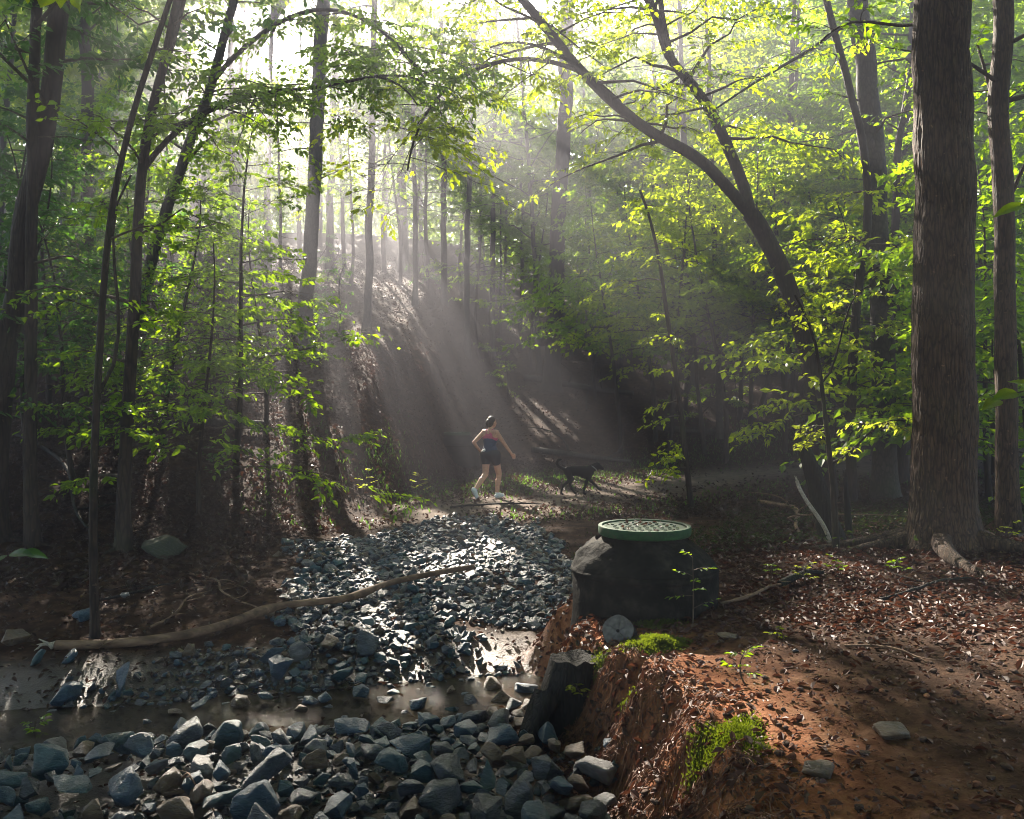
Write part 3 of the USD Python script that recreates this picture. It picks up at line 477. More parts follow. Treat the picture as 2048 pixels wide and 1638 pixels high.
# ------------------------------------------------------------------ the forest behind: understory saplings in tiers, tall trees, the far wood
rng0 = np.random.default_rng(77); PER = 12
def understory(x, y, h, seed, leafm, label, group, size, blen=1.9, n=13, kind=2, sh=.55, t0=.18, pitch=None, cl=1.0, jit=.42):
    g = G(x, y); rng = np.random.default_rng(seed); lean = rng.normal(0, .08, 2) * h
    pts = [g, g + [lean[0] * .3, lean[1] * .3, h * .4], g + [lean[0] * .6 + rng.normal(0, .15), lean[1] * .7, h * .75], g + [lean[0], lean[1], h]]
    tree('understory_tree', label, [(pts, .012 + .0075 * h, .008)], [dict(n=n, t0=t0, t1=.99, blen=blen, per=8, droop=.22, up=(-.05, .5), pitch=pitch or size * .5, jit=jit)], 'bark_dark', leafm, group, seed, kind, size, sh, cl, 7, (.15, .4))
# left middle distance: the leafy tiers around the slender trees
for k, (a, r, dd, h, lm) in enumerate([(60, 700, 13.5, 5.5, 'leaf_deep'), (150, 760, 12.5, 4.2, 'leaf_deep'), (330, 800, 13.5, 5.0, 'leaf_green'), (400, 790, 12.0, 4.0, 'leaf_green'), (470, 760, 14.0, 6.2, 'leaf_green'), 
                                   (250, 720, 16, 6.5, 'leaf_deep'), (40, 620, 18, 7.0, 'leaf_deep'), (350, 690, 19, 7.5, 'leaf_green'),  (-60, 760, 11.5, 5.0, 'leaf_deep'), (120, 640, 21, 8.0, 'leaf_deep'), (215, 640, 23, 9, 'leaf_green'),   (100, 700, 15.5, 6, 'leaf_deep'), (290, 760, 14.6, 5, 'leaf_green'), (-20, 700, 15, 6, 'leaf_deep'), (530, 740, 15.5, 4.6, 'leaf_green'),  (300, 700, 17.5, 6, 'leaf_green')]):
    p = px(a, r, dd)
    understory(p[0], p[1], h, 100 + k, lm, 'young leafy tree in the shaded tiers at the left', 'young leafy trees among the left trunks', .115 if dd < 15 else .135, 2.1 + .06 * h, 26, 4 if dd < 15 else 2, .3)
# right middle distance: the bright mass behind the forked tree
for k, (a, dd, h, lm) in enumerate([(1310, 25, 8.5, 'leaf_bright'), (1410, 24, 8.5, 'leaf_bright'), (1500, 25, 9.5, 'leaf_bright'), (1600, 24, 9.0, 'leaf_bright'), (1700, 24.5, 9.5, 'leaf_bright'), (1450, 23, 9.0, 'leaf_bright'), (1570, 24, 9.5, 'leaf_green'), (1680, 24, 9.5, 'leaf_green'), (1790, 21, 8.5, 'leaf_green'),
                                    (1900, 17, 7.0, 'leaf_green'), (1980, 15, 6.5, 'leaf_green'), (2060, 13.5, 6.5, 'leaf_green'), (1990, 20, 9.0, 'leaf_green'), (2090, 19, 9, 'leaf_deep'), (1340, 24, 9.0, 'leaf_bright'), (1860, 24, 10, 'leaf_green'), (2010, 12.6, 3.4, 'leaf_green'), (1660, 27, 11, 'leaf_green'), (1520, 28, 11, 'leaf_green'), (1930, 28, 12, 'leaf_deep'), (1240, 24, 8, 'leaf_green'), (1370, 27, 10, 'leaf_bright'), (1480, 27, 10, 'leaf_bright'), (1760, 22, 9, 'leaf_bright'), (1640, 27, 11, 'leaf_bright'), (1560, 26, 10, 'leaf_green'), (1720, 15.8, 6, 'leaf_bright')]):
    understory((a - 1024) / FPX * dd, dd, h, 140 + k, lm, 'young leafy tree in the bright green mass at the right', 'young leafy trees behind the forked tree', .17, 2.6 + .08 * h, 32, 2, .10, cl=0, t0=.36 if dd > 20 else .25)
# centre hillside
for k, (a, dd, h) in enumerate([(700, 31, 8), (800, 34, 9), (960, 33, 8), (1060, 33, 8.5), (1190, 29, 8), (1240, 31, 9), (840, 37, 10), (1000, 38, 10), (1150, 35, 10), (740, 37, 10), (560, 31, 9), (920, 38, 10), (540, 34, 13), (600, 39, 15), (690, 35, 13), (470, 37, 14), (770, 37, 14), (640, 45, 16), (860, 34, 12), (950, 42, 15), (1040, 39, 14)]):
    understory((a - 1024) / FPX * dd, dd, h, 180 + k, 'leaf_far', 'hazy young tree on the slope behind the runner', 'hazy young trees on the middle slope', .19, 2.2 + .08 * h, 22, 2, .4, .28)
# low shrubs on the slope
for k in range(44):
    a, dd = rng0.uniform(-80, 1900), rng0.uniform(13, 36); x = (a - 1024) / FPX * dd
    if H(x, dd) < .3 or abs(dd - trail_c(x)) < 2.6 or (680 < a < 1180 and dd < 24): continue
    understory(x, dd, rng0.uniform(.8, 2.0), 230 + k, ['leaf_far', 'leaf_green', 'leaf_deep'][k % 3], 'low leafy shrub on the leaf strewn slope', 'low shrubs on the slopes', .09, 1.0, 10, 2, .4, .1)
# tall trees
placed = []
k = 0
while k < 80:
    y = rng0.uniform(22, 62); x = rng0.uniform(-.72 * y - 3, .69 * y + 2); a = x / y * FPX + 1024
    if any((x - u) ** 2 + (y - v) ** 2 < (2.7 + .03 * y) ** 2 for u, v in placed): continue
    if (y < 30 and (300 < a < 1250)) or blocks_main(x, y): continue
    placed.append((x, y)); h = rng0.uniform(15, 21); g = G(x, y); r = rng0.uniform(.10, .24) * (.62 if 620 < a < 1300 else 1); ln = rng0.normal(0, .5, 2)
    far = y > 42
    tree('forest_tree', 'tall slim tree standing in the misty forest behind', [([g, g + [ln[0] * .4, ln[1] * .4, h * .5], g + [ln[0], ln[1], h]], r, .05)],
         [dict(n=32, t0=.30, t1=.99, blen=3.5, per=13, up=(.0, .7), droop=.15, shape='dome', pitch=.125, frac=.5), dict(n=9, t0=.10, t1=.34, blen=2.2, per=9, pitch=.125)], 'bark_dark' if k % 2 else 'bark_grey', ['leaf_far', 'leaf_green', 'leaf_far', 'leaf_bright'][k % 4],
         'tall slim trees in the misty forest', 300 + k, 2, .32 if far else .245, .96, 1.0, 9, (.4, .5), thin=.33)
    k += 1
# crowns close over the place the photograph was taken from
for k, (x, y) in enumerate([(-5.2, 3.2), (-6.5, -.5), (6.6, 3.6), (7.2, -1), (.5, -3.6), (4, -5), (-3.2, -5.5), (-9, 4.5), (10, 6), (2.8, .2), (-2.8, .8)]):
    g = G(x, y); placed.append((x, y))
    tree('forest_tree', 'tall tree of the surrounding wood, outside the photographed view', [([g, g + [0, .1, 8], g + [.3, .6, 16]], .17, .05)],
         [dict(n=44, t0=.60, t1=.99, blen=5.4, per=10, up=(.0, .5), droop=.1, shape='dome', pitch=.25, frac=.5)], 'bark_dark', 'leaf_green', 'trees of the wood around', 700 + k, 2, .46, 0, 0, 8, (.4, .5))
# the wood goes on behind and beside the place the photograph was taken from
for k in range(22):
    for _ in range(50):
        a_ = rng0.uniform(.72 * np.pi, 2.28 * np.pi); r_ = rng0.uniform(4, 22); x, y = r_ * math.cos(a_) * 1.2, r_ * math.sin(a_)
        if abs(x) > .72 * y + 4 or y < -3: 
            if not any((x - u) ** 2 + (y - v) ** 2 < 9 for u, v in placed): break
    placed.append((x, y)); h = rng0.uniform(13, 18); g = G(x, y)
    tree('forest_tree', 'tall tree of the surrounding wood, outside the photographed view', [([g, g + [.2, .1, h * .5], g + [.3, -.2, h]], .18, .05)],
         [dict(n=30, t0=.28, t1=.99, blen=3.8, per=8, up=(.0, .6), droop=.15, shape='dome', pitch=.23, frac=.5)], 'bark_dark', 'leaf_green', 'trees of the wood around', 600 + k, 2, .44, 0, 0, 8, (.4, .5))
# far wood, one mass

rf = np.random.default_rng(5); n = 125000
a = rf.uniform(-.8, .8, n); y = rf.uniform(52, 84, n); x = a * y; low = rf.random(n) < .45; zz = H(x, y, False) - .5 + np.where(low, 7, 19) * rf.random(n) ** .8
P = np.stack([x, y, zz], -1); m = ((meshkit.fbm(P * .22, 4, 3) > .44) | low) & keep(P, rf, .97, 1.0); P = P[m]
single('distant_woodland', 'pale distant woodland along the ridge behind the forest trees', None, leaves(P, unit(rf.normal(0, 1, P.shape)), unit(rf.normal(0, .5, P.shape) + [0, 0, .8]), rf.uniform(.38, .68, len(P)), 2), 'leaf_far', kind='stuff')
# ------------------------------------------------------------------ stones
ICO = {k: (lambda m: (np.array(m.vertices), np.array(m.faces)))(trimesh.creation.icosphere(k)) for k in (1, 2, 3)}
def stone(rng, level=2, angular=1.0, cuts=9):
    """A split stone: the hull of scattered corners, its faces roughened; angular < 1 rounds it."""
    n = int(rng.integers(9, 17)); p = unit(rng.normal(0, 1, (n, 3))) * rng.uniform(.84, 1.0, (n, 1)) * np.array([1, rng.uniform(.6, .9), rng.uniform(.38, .72)])
    t = trimesh.convex.convex_hull(p)
    if level >= 2:
        v, f = vf(m3.Manifold.hull_points(p).refine_to_length(.26 if level == 2 else .13)); off = rng.uniform(0, 90, 3)
        if angular < 1 or level > 2:
            t = trimesh.Trimesh(v, f, process=True); trimesh.smoothing.filter_taubin(t, .5, .5, 6 if angular < 1 else 1); v, f = np.array(t.vertices), np.array(t.faces)
        v = v + unit(v) * ((meshkit.fbm(v * 2.0 + off, 3, 3) - .5) * .16 + (meshkit.fbm(v * 6.5 + off, 3, 8) - .5) * (.10 if level > 2 else .04))[:, None]
    else: v, f = np.array(t.vertices), np.array(t.faces)
    return v / (np.abs(v[:, 0]).max() * 2), f
def rot(rng, tilt=.45):
    a, b, c = rng.uniform(0, 2 * np.pi), rng.normal(0, tilt), rng.normal(0, tilt)
    return trimesh.transformations.euler_matrix(b, c, a)[:3, :3]
rs = np.random.default_rng(2024)
def side(x): return 'at the left edge' if x < -2.1 else 'in the heap left' if x < -1.1 else 'in the heap middle' if x < -.2 else 'near the red bank foot'
heap = []
def try_stone(x, y, s, tight=.40):
    for a, b, r in heap:
        if (x - a) ** 2 + (y - b) ** 2 < (tight * (s + r)) ** 2: return False
    heap.append((x, y, s)); return True
def heap_ok(x, y):
    yy = y - .22 * min(max(x, -4), 1); xe = np.interp(y, [3, 4.5, 5.5, 6.3], [.74, .80, .48, .36])
    top = 5.72 + .16 * math.sin(x * 2.3 + .5) + .2 * sstep((x + 1.2) / 1.0)
    return 3.55 < y and yy < top and x < xe - .28 and x > -.66 * y - .3
colours = ['rock_blue', 'rock_teal', 'rock_slate', 'rock_blue', 'rock_slate', 'rock_teal', 'rock_blue', 'rock_ochre', 'rock_pale', 'rock_slate', 'rock_ochre', 'rock_blue']
said = dict(rock_blue='blue grey', rock_teal='greenish blue', rock_slate='dark slate grey', rock_ochre='rusty ochre', rock_pale='pale grey')
stones = []
for n, lo, hi in ((30, .22, .32), (95, .15, .22), (150, .10, .15)):
    c = t = 0
    while c < n and t < 9000:
        t += 1; y = rs.uniform(3.55, 6.2); x = rs.uniform(-4.1, .7); s = rs.uniform(lo, hi)
        if heap_ok(x, y) and try_stone(x, y, s): stones.append((x, y, s, 'heap')); c += 1
# larger stones in and along the creek and on the gravel bar
for a, r, s, kd in [(735, 1300, .30, 'bank'), (685, 1330, .20, 'bank'), (545, 1315, .22, 'bank'), (600, 1312, .24, 'bank'), (660, 1300, .2, 'bank'), (620, 1362, .16, 'bank'), (1050, 1340, .24, 'bank'), (1040, 1380, .26, 'bank'), (985, 1335, .2, 'bank'),
                   (260, 1385, .20, 'left'), (130, 1405, .24, 'left'), (75, 1365, .18, 'left'), (140, 1360, .16, 'left'), (375, 1350, .16, 'left'), (250, 1255, .16, 'left'), (165, 1290, .18, 'left'), (900, 1262, .2, 'bar'), (880, 1235, .2, 'bar'), (455, 1265, .12, 'bar'), (640, 1230, .14, 'bar'),
                   (770, 1405, .16, 'water'), (720, 1395, .20, 'water'), (560, 1368, .24, 'water'), (840, 1412, .15, 'water'), (650, 1400, .18, 'water'), (610, 1420, .16, 'water'), (1060, 1410, .2, 'water'), (900, 1380, .1, 'water'), (690, 1372, .1, 'water'), (530, 1405, .17, 'water'), (450, 1385, .12, 'water'), (400, 1412, .16, 'water'), (350, 1425, .12, 'water'), (790, 1345, .14, 'bank'), (860, 1335, .12, 'bank'), (930, 1345, .14, 'bank'), (480, 1410, .15, 'water'), (1000, 1395, .2, 'water'), (940, 1408, .14, 'water'), (300, 1440, .14, 'left'), (30, 1330, .2, 'left'), (420, 1330, .13, 'left')]:
    zg = -.45 if kd in ('water', 'left') else -.3
    d = (CAM_Z - zg) / ((r + 8 - 819) / FPX); x = (a - 1024) / FPX * d
    if try_stone(x, d, s, .3): stones.append((x, d, s, kd))
order = sorted(range(len(stones)), key=lambda i: -stones[i][2]); rank = {}
where = dict(heap='the creek heap', bank='the cut gravel edge over the creek', left='the muddy left creek margin', bar='the gravel bar', water='the shallow running water')
for i in order:
    x, y, s, kd = stones[i]
    big = s > .19; v, f = stone(rs, 3 if s > .13 else 2, 1.0, int(rs.integers(8, 14)))
    m = colours[int(rs.integers(0, len(colours)))]
    v = (v * s) @ rot(rs, .38).T
    zg = float(H(x, y)); lift = rs.uniform(.18, .34) * s + (.10 * sstep((yh := 1 - abs(y - 4.8) / 1.2)) if kd == 'heap' else 0) + (.05 if kd == 'water' else 0)
    v = v + [x, y, zg + lift]
    form = 'blocky' if np.ptp(v[:, 2]) > .62 * s else 'flat' if np.ptp(v[:, 2]) < .42 * s else 'angular'
    sz = 'large' if s > .22 else 'middling' if s > .15 else 'small'
    dep = '' if kd != 'heap' else ' front' if y < 4.3 else ' centre rows' if y < 4.9 else ' beside the water'
    lab = f"{sz} {said[m]} {form} stone " + (f"{side(x)}{dep}" if kd == 'heap' else f"on {where[kd]}")
    rank[lab] = rank.get(lab, 0) + 1
    single('stone', lab, 'stone', (v, f), m, 26, {'heap': 'stones heaped in the creek bed'}.get(kd, 'stones along the creek'))
# a mossy boulder at the foot of the left trees
b = px(327, 1083, 10.2); v, f = stone(np.random.default_rng(15), 3, .8, 8); v = v * [.58, .58, .34 / np.ptp(v[:, 2])] + [b[0], b[1], float(H(b[0], b[1])) + .10]
single('boulder', 'dark mossy boulder at the foot of the slender left trees', 'boulder', (v, f), 'rock_mossy', 60)
for a, r, s, lab in [(1500 / 1, 1330, .0, ''), (1640, 1548, .17, 'rounded brown stone sunk in the dirt near the lower right'), (1780, 1475, .16, 'muddy stone bump in the worn dirt of the bank edge'), (1455, 1280, .15, 'flat dark stone on the dirt behind the mossy bank edge'), (1590, 1312, .05, 'tiny pale pebble on the dirt path')]:
    if not s: continue
    d = 1.6 / ((r - 819) / FPX); x = (a - 1024) / FPX * d; v, f = stone(np.random.default_rng(int(r)), 3, .7, 8)
    single('stone', lab, 'stone', (v * s * [1, 1, .8] + [x, d, float(H(x, d)) + .12 * s], f), 'rock_ochre' if s > .1 else 'rock_pale', 60)
for a, r, s, lab, mm in [(1195, 1540, .30, 'pale flat split stone at the foot of the red bank', 'rock_pale'), (1120, 1535, .2, 'light grey wedge stone beside the bank foot', 'rock_slate'), (1150, 1585, .22, 'tan stone wedged under the pale flat stone at bank foot', 'rock_ochre'), (1100, 1610, .26, 'grey bouldery stone at the lower end of the bank foot', 'rock_slate'), (1210, 1620, .2, 'pale pink stone below the red bank at the picture bottom', 'rock_pale')]:
    d = 2.1 / ((r - 819) / FPX); x = (a - 1024) / FPX * d; v, f = stone(np.random.default_rng(int(a)), 3, 1, 11)
    single('stone', lab, 'stone', ((v * s) @ rot(np.random.default_rng(int(a)), .2).T + [x, d, float(H(x, d)) + .25 * s], f), mm, 38)
# gravel: too many to count
pg = UsdGeom.PointInstancer.Define(stage, '/World/gravel'); tag(pg, 'grey broken gravel covering the bar and filling between the stones', None, None, 'stuff')
UsdGeom.Scope.Define(stage, '/World/gravel/pieces'); paths = []
for i in range(14):
    v, f = stone(rs, 2, 1, 9); p = f'/World/gravel/pieces/pebble_{i:03d}'
    usdkit.mesh(stage, p, (v, f), L(['rock_slate', 'rock_blue', 'rock_slate', 'rock_teal', 'rock_slate', 'rock_ochre', 'rock_pale'][i % 7]), 22); paths.append(p)
n = 52000; gy_ = rs.uniform(3.4, 13.5, n); gx_ = rs.uniform(-4.2, 2.2, n); xe_g = np.interp(gy_, [0, 2.2, 3.0, 4.5, 5.5, 6.3, 7.2, 8.2, 9.5, 12], [-3.2, -1.9, 0.74, 0.80, 0.48, 0.36, 0.42, 0.9, 1.0, .6])
lft = np.interp(gy_, [3, 5, 6.5, 7.5, 9, 11, 13], [-4.2, -4.2, -3.6, -2.3, -2.6, -3.0, -1.2]); yyg = gy_ - .22 * np.clip(gx_, -4, 1)
e = fbm2(gx_, gy_, 1.4, 21) * 1.6
dens = np.where((yyg > 5.9) & (yyg < 6.75), .35, 1.0) * np.interp(gy_, [3, 6, 7.2, 11.5, 13.5], [.75, .5, 1, 1, .25])
ok = (gx_ < xe_g - .12 + e * .6) & (gx_ > lft + 1.6 * e + .5 * rs.random(n) ** 2) & (rs.random(n) < dens * sstep(.95 + 4.5 * fbm2(gx_, gy_, 1.1, 44))) & (gx_ > -.68 * gy_)
gx_, gy_, yyg = gx_[ok], gy_[ok], yyg[ok]; n = len(gx_)
gs = .022 + .13 * rs.random(n) ** 2.8; gs *= np.where(gy_ > 7, .98, .75)
gz_ = H(gx_, gy_) + gs * rs.uniform(.05, .3, n)
qs = []
for i in range(n):
    qq_ = trimesh.transformations.quaternion_from_euler(rs.normal(0, .35), rs.normal(0, .35), rs.uniform(0, 6.28)); qs.append(qq_)
qs = np.array(qs)
pg.CreatePrototypesRel().SetTargets([Sdf.Path(p) for p in paths]); pg.CreateProtoIndicesAttr(Vt.IntArray.FromNumpy(rs.integers(0, 14, n).astype(np.int32)))
pg.CreatePositionsAttr(Vt.Vec3fArray.FromNumpy(np.stack([gx_, gy_, gz_], -1).astype(np.float32))); pg.CreateScalesAttr(Vt.Vec3fArray.FromNumpy(np.repeat(gs[:, None], 3, 1).astype(np.float32)))
pg.CreateOrientationsAttr(Vt.QuathArray([Gf.Quath(float(a), float(b), float(c), float(d)) for a, b, c, d in qs]))

# ------------------------------------------------------------------ leaf litter, grass, ground cover
def scatter_leaves(name, label, n, xr, yr, accept, size, mat, seed, kind=2, curl=.5, lift=.02):
    r = np.random.default_rng(seed); x, y = r.uniform(*xr, n), r.uniform(*yr, n) if not callable(yr) else yr(r, n)
    m = accept(x, y, r); x, y = x[m], y[m]; z = H(x, y) + lift * r.random(len(x))
    e = .05; nx = -(H(x + e, y) - H(x - e, y)) / (2 * e); ny = -(H(x, y + e) - H(x, y - e)) / (2 * e)
    N = unit(unit(np.stack([nx, ny, np.ones_like(nx)], -1)) + r.normal(0, curl, (len(x), 3)) * [1, 1, .3])
    A = np.cross(N, unit(r.normal(0, 1, (len(x), 3))))
    single(name, label, None, leaves(np.stack([x, y, z], -1), A, N, size * r.uniform(.6, 1.3, len(x)), kind, .55, .3), mat, kind='stuff')
def hill_ok(x, y, r):
    xe = np.interp(y, [0, 5.5, 8.2, 9.5, 12], [0, 0.48, 1.3, 2.2, 3.2]); tr = np.exp(-((y - trail_c(x)) / 2.0) ** 2) * sstep((x + 4) / 2)
    lfb = np.interp(y, [6, 7.5, 9, 11, 13], [-3.8, -2.6, -2.9, -3.3, -1.5])
    bar = (y < 13) & (x > lfb) & (x < xe)
    return (~bar) & (r.random(len(x)) > .93 * tr) & (np.abs(x) < .72 * y + 1) & (meshkit.noise(np.stack([x * .9, y * .9, 0 * x], -1), 3) + r.random(len(x)) * .8 > .55)
scatter_leaves('leaf_litter', 'brown fallen leaves covering the wooded slopes', 120000, (-25, 26), lambda r, n: 8.5 + 34 * r.random(n) ** 1.25, lambda x, y, r: hill_ok(x, y, r), .10, 'litter_brown', 61, 2, .8, .04)
scatter_leaves('leaf_litter', 'dense pale brown fallen leaves on the low bank left of the runner', 45000, (-9, 3.5), (10.3, 23), lambda x, y, r: hill_ok(x, y, r), .062, 'litter_brown', 65, 2, .8, .05)
def near_ok(x, y, r):
    xe = np.interp(y, [0, 2.2, 3.0, 4.5, 5.5, 6.3, 7.2, 8.2, 9.5, 12], [-3.2, -1.9, 0.74, 0.80, 0.48, 0.36, 0.42, 1.3, 2.2, 3.2])
    p = np.clip(.12 + 1.2 * sstep((y - 4.9 + .25 * (x - 2.5)) / 1.4) + .85 * np.exp(-((x - xe) / .35) ** 2), 0, 1) * (.25 + 1.5 * meshkit.noise(np.stack([x * 2.2, y * 2.2, 0 * x], -1), 5))
    return (x > xe - .45) & (r.random(len(x)) < p) & (x < .72 * y + .5)
scatter_leaves('leaf_litter', 'reddish fallen leaves strewn over the near right bank', 40000, (.2, 7.5), (2.9, 10.5), near_ok, .062, 'litter_red', 62, 4, .45)
scatter_leaves('leaf_litter', 'scattered leaf scraps and wood chips on the near dirt', 9000, (.2, 5), (2.7, 6.6), lambda x, y, r: (x > np.interp(y, [2.2, 3.0, 4.5, 5.5, 6.3, 7.2], [-1.9, 0.74, 0.80, 0.48, 0.36, 0.42]) - .6) & (r.random(len(x)) < .8), .026, 'litter_red', 63, 2, .4)
scatter_leaves('leaf_litter', 'wet brown leaves lying between the creek stones', 9000, (-6.5, .8), (3.5, 13), lambda x, y, r: r.random(len(x)) < np.where(x < -2.6, 1, .55), .055, 'litter_brown', 64, 4, .4, .05)
pc = UsdGeom.PointInstancer.Define(stage, '/World/dirt_clods'); tag(pc, 'crumbs and clods of brown earth on the worn near bank', None, None, 'stuff'); UsdGeom.Scope.Define(stage, '/World/dirt_clods/pieces'); cp = []
for i in range(5):
    v, f = stone(rs, 2, .6, 9); p = f'/World/dirt_clods/pieces/clod_{i:03d}'; usdkit.mesh(stage, p, (v, f), L(['clod_brown', 'clod_red'][i % 2]), True); cp.append(p)
rc = np.random.default_rng(91); n = 9000; cy_ = 2.7 + 4.2 * rc.random(n) ** 1.3; cx_ = rc.uniform(.2, 4.6, n); xe_c = np.interp(cy_, [2.2, 3.0, 4.5, 5.5, 6.3, 7.2], [-1.9, 0.74, 0.80, 0.48, 0.36, 0.42])
kc = (cx_ > xe_c - .35) & (cx_ < .7 * cy_ + .3) & (rc.random(n) < .15 + 1.4 * np.clip(fbm2(cx_, cy_, 1.6, 23) + .12, 0, 1) + .7 * np.exp(-((cx_ - xe_c) / .3) ** 2)); cx_, cy_ = cx_[kc], cy_[kc]; n = len(cx_); cs_ = .008 + .05 * rc.random(n) ** 4
pc.CreatePrototypesRel().SetTargets([Sdf.Path(p) for p in cp]); pc.CreateProtoIndicesAttr(Vt.IntArray.FromNumpy(rc.integers(0, 5, n).astype(np.int32))); pc.CreatePositionsAttr(Vt.Vec3fArray.FromNumpy(np.stack([cx_, cy_, H(cx_, cy_) + cs_ * .15], -1).astype(np.float32)))
pc.CreateScalesAttr(Vt.Vec3fArray.FromNumpy(np.repeat(cs_[:, None], 3, 1).astype(np.float32)))
pc.CreateOrientationsAttr(Vt.QuathArray([Gf.Quath(float(math.cos(a_)), 0.0, 0.0, float(math.sin(a_))) for a_ in rc.uniform(0, 3.14, n)]))
def blades(n, xr, yr, accept, h, mat, name, label, seed, wd=.012):
    r = np.random.default_rng(seed); x, y = r.uniform(*xr, n), r.uniform(*yr, n); m = accept(x, y, r); x, y = x[m], y[m]; k = len(x); b = np.stack([x, y, H(x, y) - .01], -1)
    hh = h * r.uniform(.4, 1.2, k)[:, None]; a = r.uniform(0, 6.28, k); dr = np.stack([np.cos(a), np.sin(a), 0 * a], -1); sd = np.stack([-np.sin(a), np.cos(a), 0 * a], -1) * wd
    V = np.stack([b - sd, b + sd, b + [0, 0, 1] * hh * .6 + dr * hh * .2 + sd * .7, b + [0, 0, 1] * hh * .95 + dr * hh * .55], 1)
    F = np.array([[0, 1, 2], [0, 2, 3]]); single(name, label, None, (V.reshape(-1, 3), (F[None] + (np.arange(k) * 4)[:, None, None]).reshape(-1, 3)), mat, kind='stuff')
def grass_ok(x, y, r):
    d = y - trail_c(x); return (r.random(len(x)) < np.exp(-((d - 3.4) / 1.5) ** 2) * .95 + .35 * np.exp(-((d + 2.6) / 1.0) ** 2)) & (meshkit.noise(np.stack([x, y, 0 * x], -1), 8) + .5 * r.random(len(x)) > .45)
blades(30000, (-3, 14), (13, 27), grass_ok, .10, 'grass_green', 'grass', 'low green grass along the far edge of the trail', 71, .016)
blades(1500, (-4.6, -1.6), (12, 17.5), lambda x, y, r: r.random(len(x)) < meshkit.noise(np.stack([x * 1.5, y * 1.5, 0 * x], -1), 2) ** 2, .10, 'grass_green', 'grass', 'sparse grass tufts on the sunlit leafy bank', 72, .014)
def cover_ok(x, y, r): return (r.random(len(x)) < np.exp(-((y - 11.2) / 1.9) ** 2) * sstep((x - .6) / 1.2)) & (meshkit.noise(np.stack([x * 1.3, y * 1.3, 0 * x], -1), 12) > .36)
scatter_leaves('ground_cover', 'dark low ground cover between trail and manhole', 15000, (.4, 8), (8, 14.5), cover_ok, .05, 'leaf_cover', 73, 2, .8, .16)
# ------------------------------------------------------------------ manholes
def revolve(profile, n=64, rough=None, seed=0):
    pr = np.asarray(profile, float); a = np.arange(n) * 2 * np.pi / n
    R = pr[:, :1] * np.ones((1, n)); Zv = pr[:, 1:] * np.ones((1, n))
    v = np.stack([R * np.cos(a), R * np.sin(a), Zv], -1)
    if rough: v = v + (unit(v * [1, 1, 0]) * ((meshkit.fbm(v * rough[1] + seed, 4, seed) - .5) * rough[0] * 2)[..., None]) + np.array([0, 0, 1]) * ((meshkit.fbm(v * rough[1] + 50 + seed, 3, seed) - .5) * rough[0])[..., None]
    m = len(pr); i, j = np.meshgrid(np.arange(m - 1), np.arange(n), indexing='ij'); j2 = (j + 1) % n
    q = np.stack([i * n + j, i * n + j2, (i + 1) * n + j2, (i + 1) * n + j], -1).reshape(-1, 4)
    return v.reshape(-1, 3), np.vstack([q[:, [0, 1, 2]], q[:, [0, 2, 3]]])
def dense(p, k=5):
    p = np.asarray(p, float); return np.vstack([np.linspace(a, b, k, endpoint=False) for a, b in zip(p[:-1], p[1:])] + [p[-1:]])
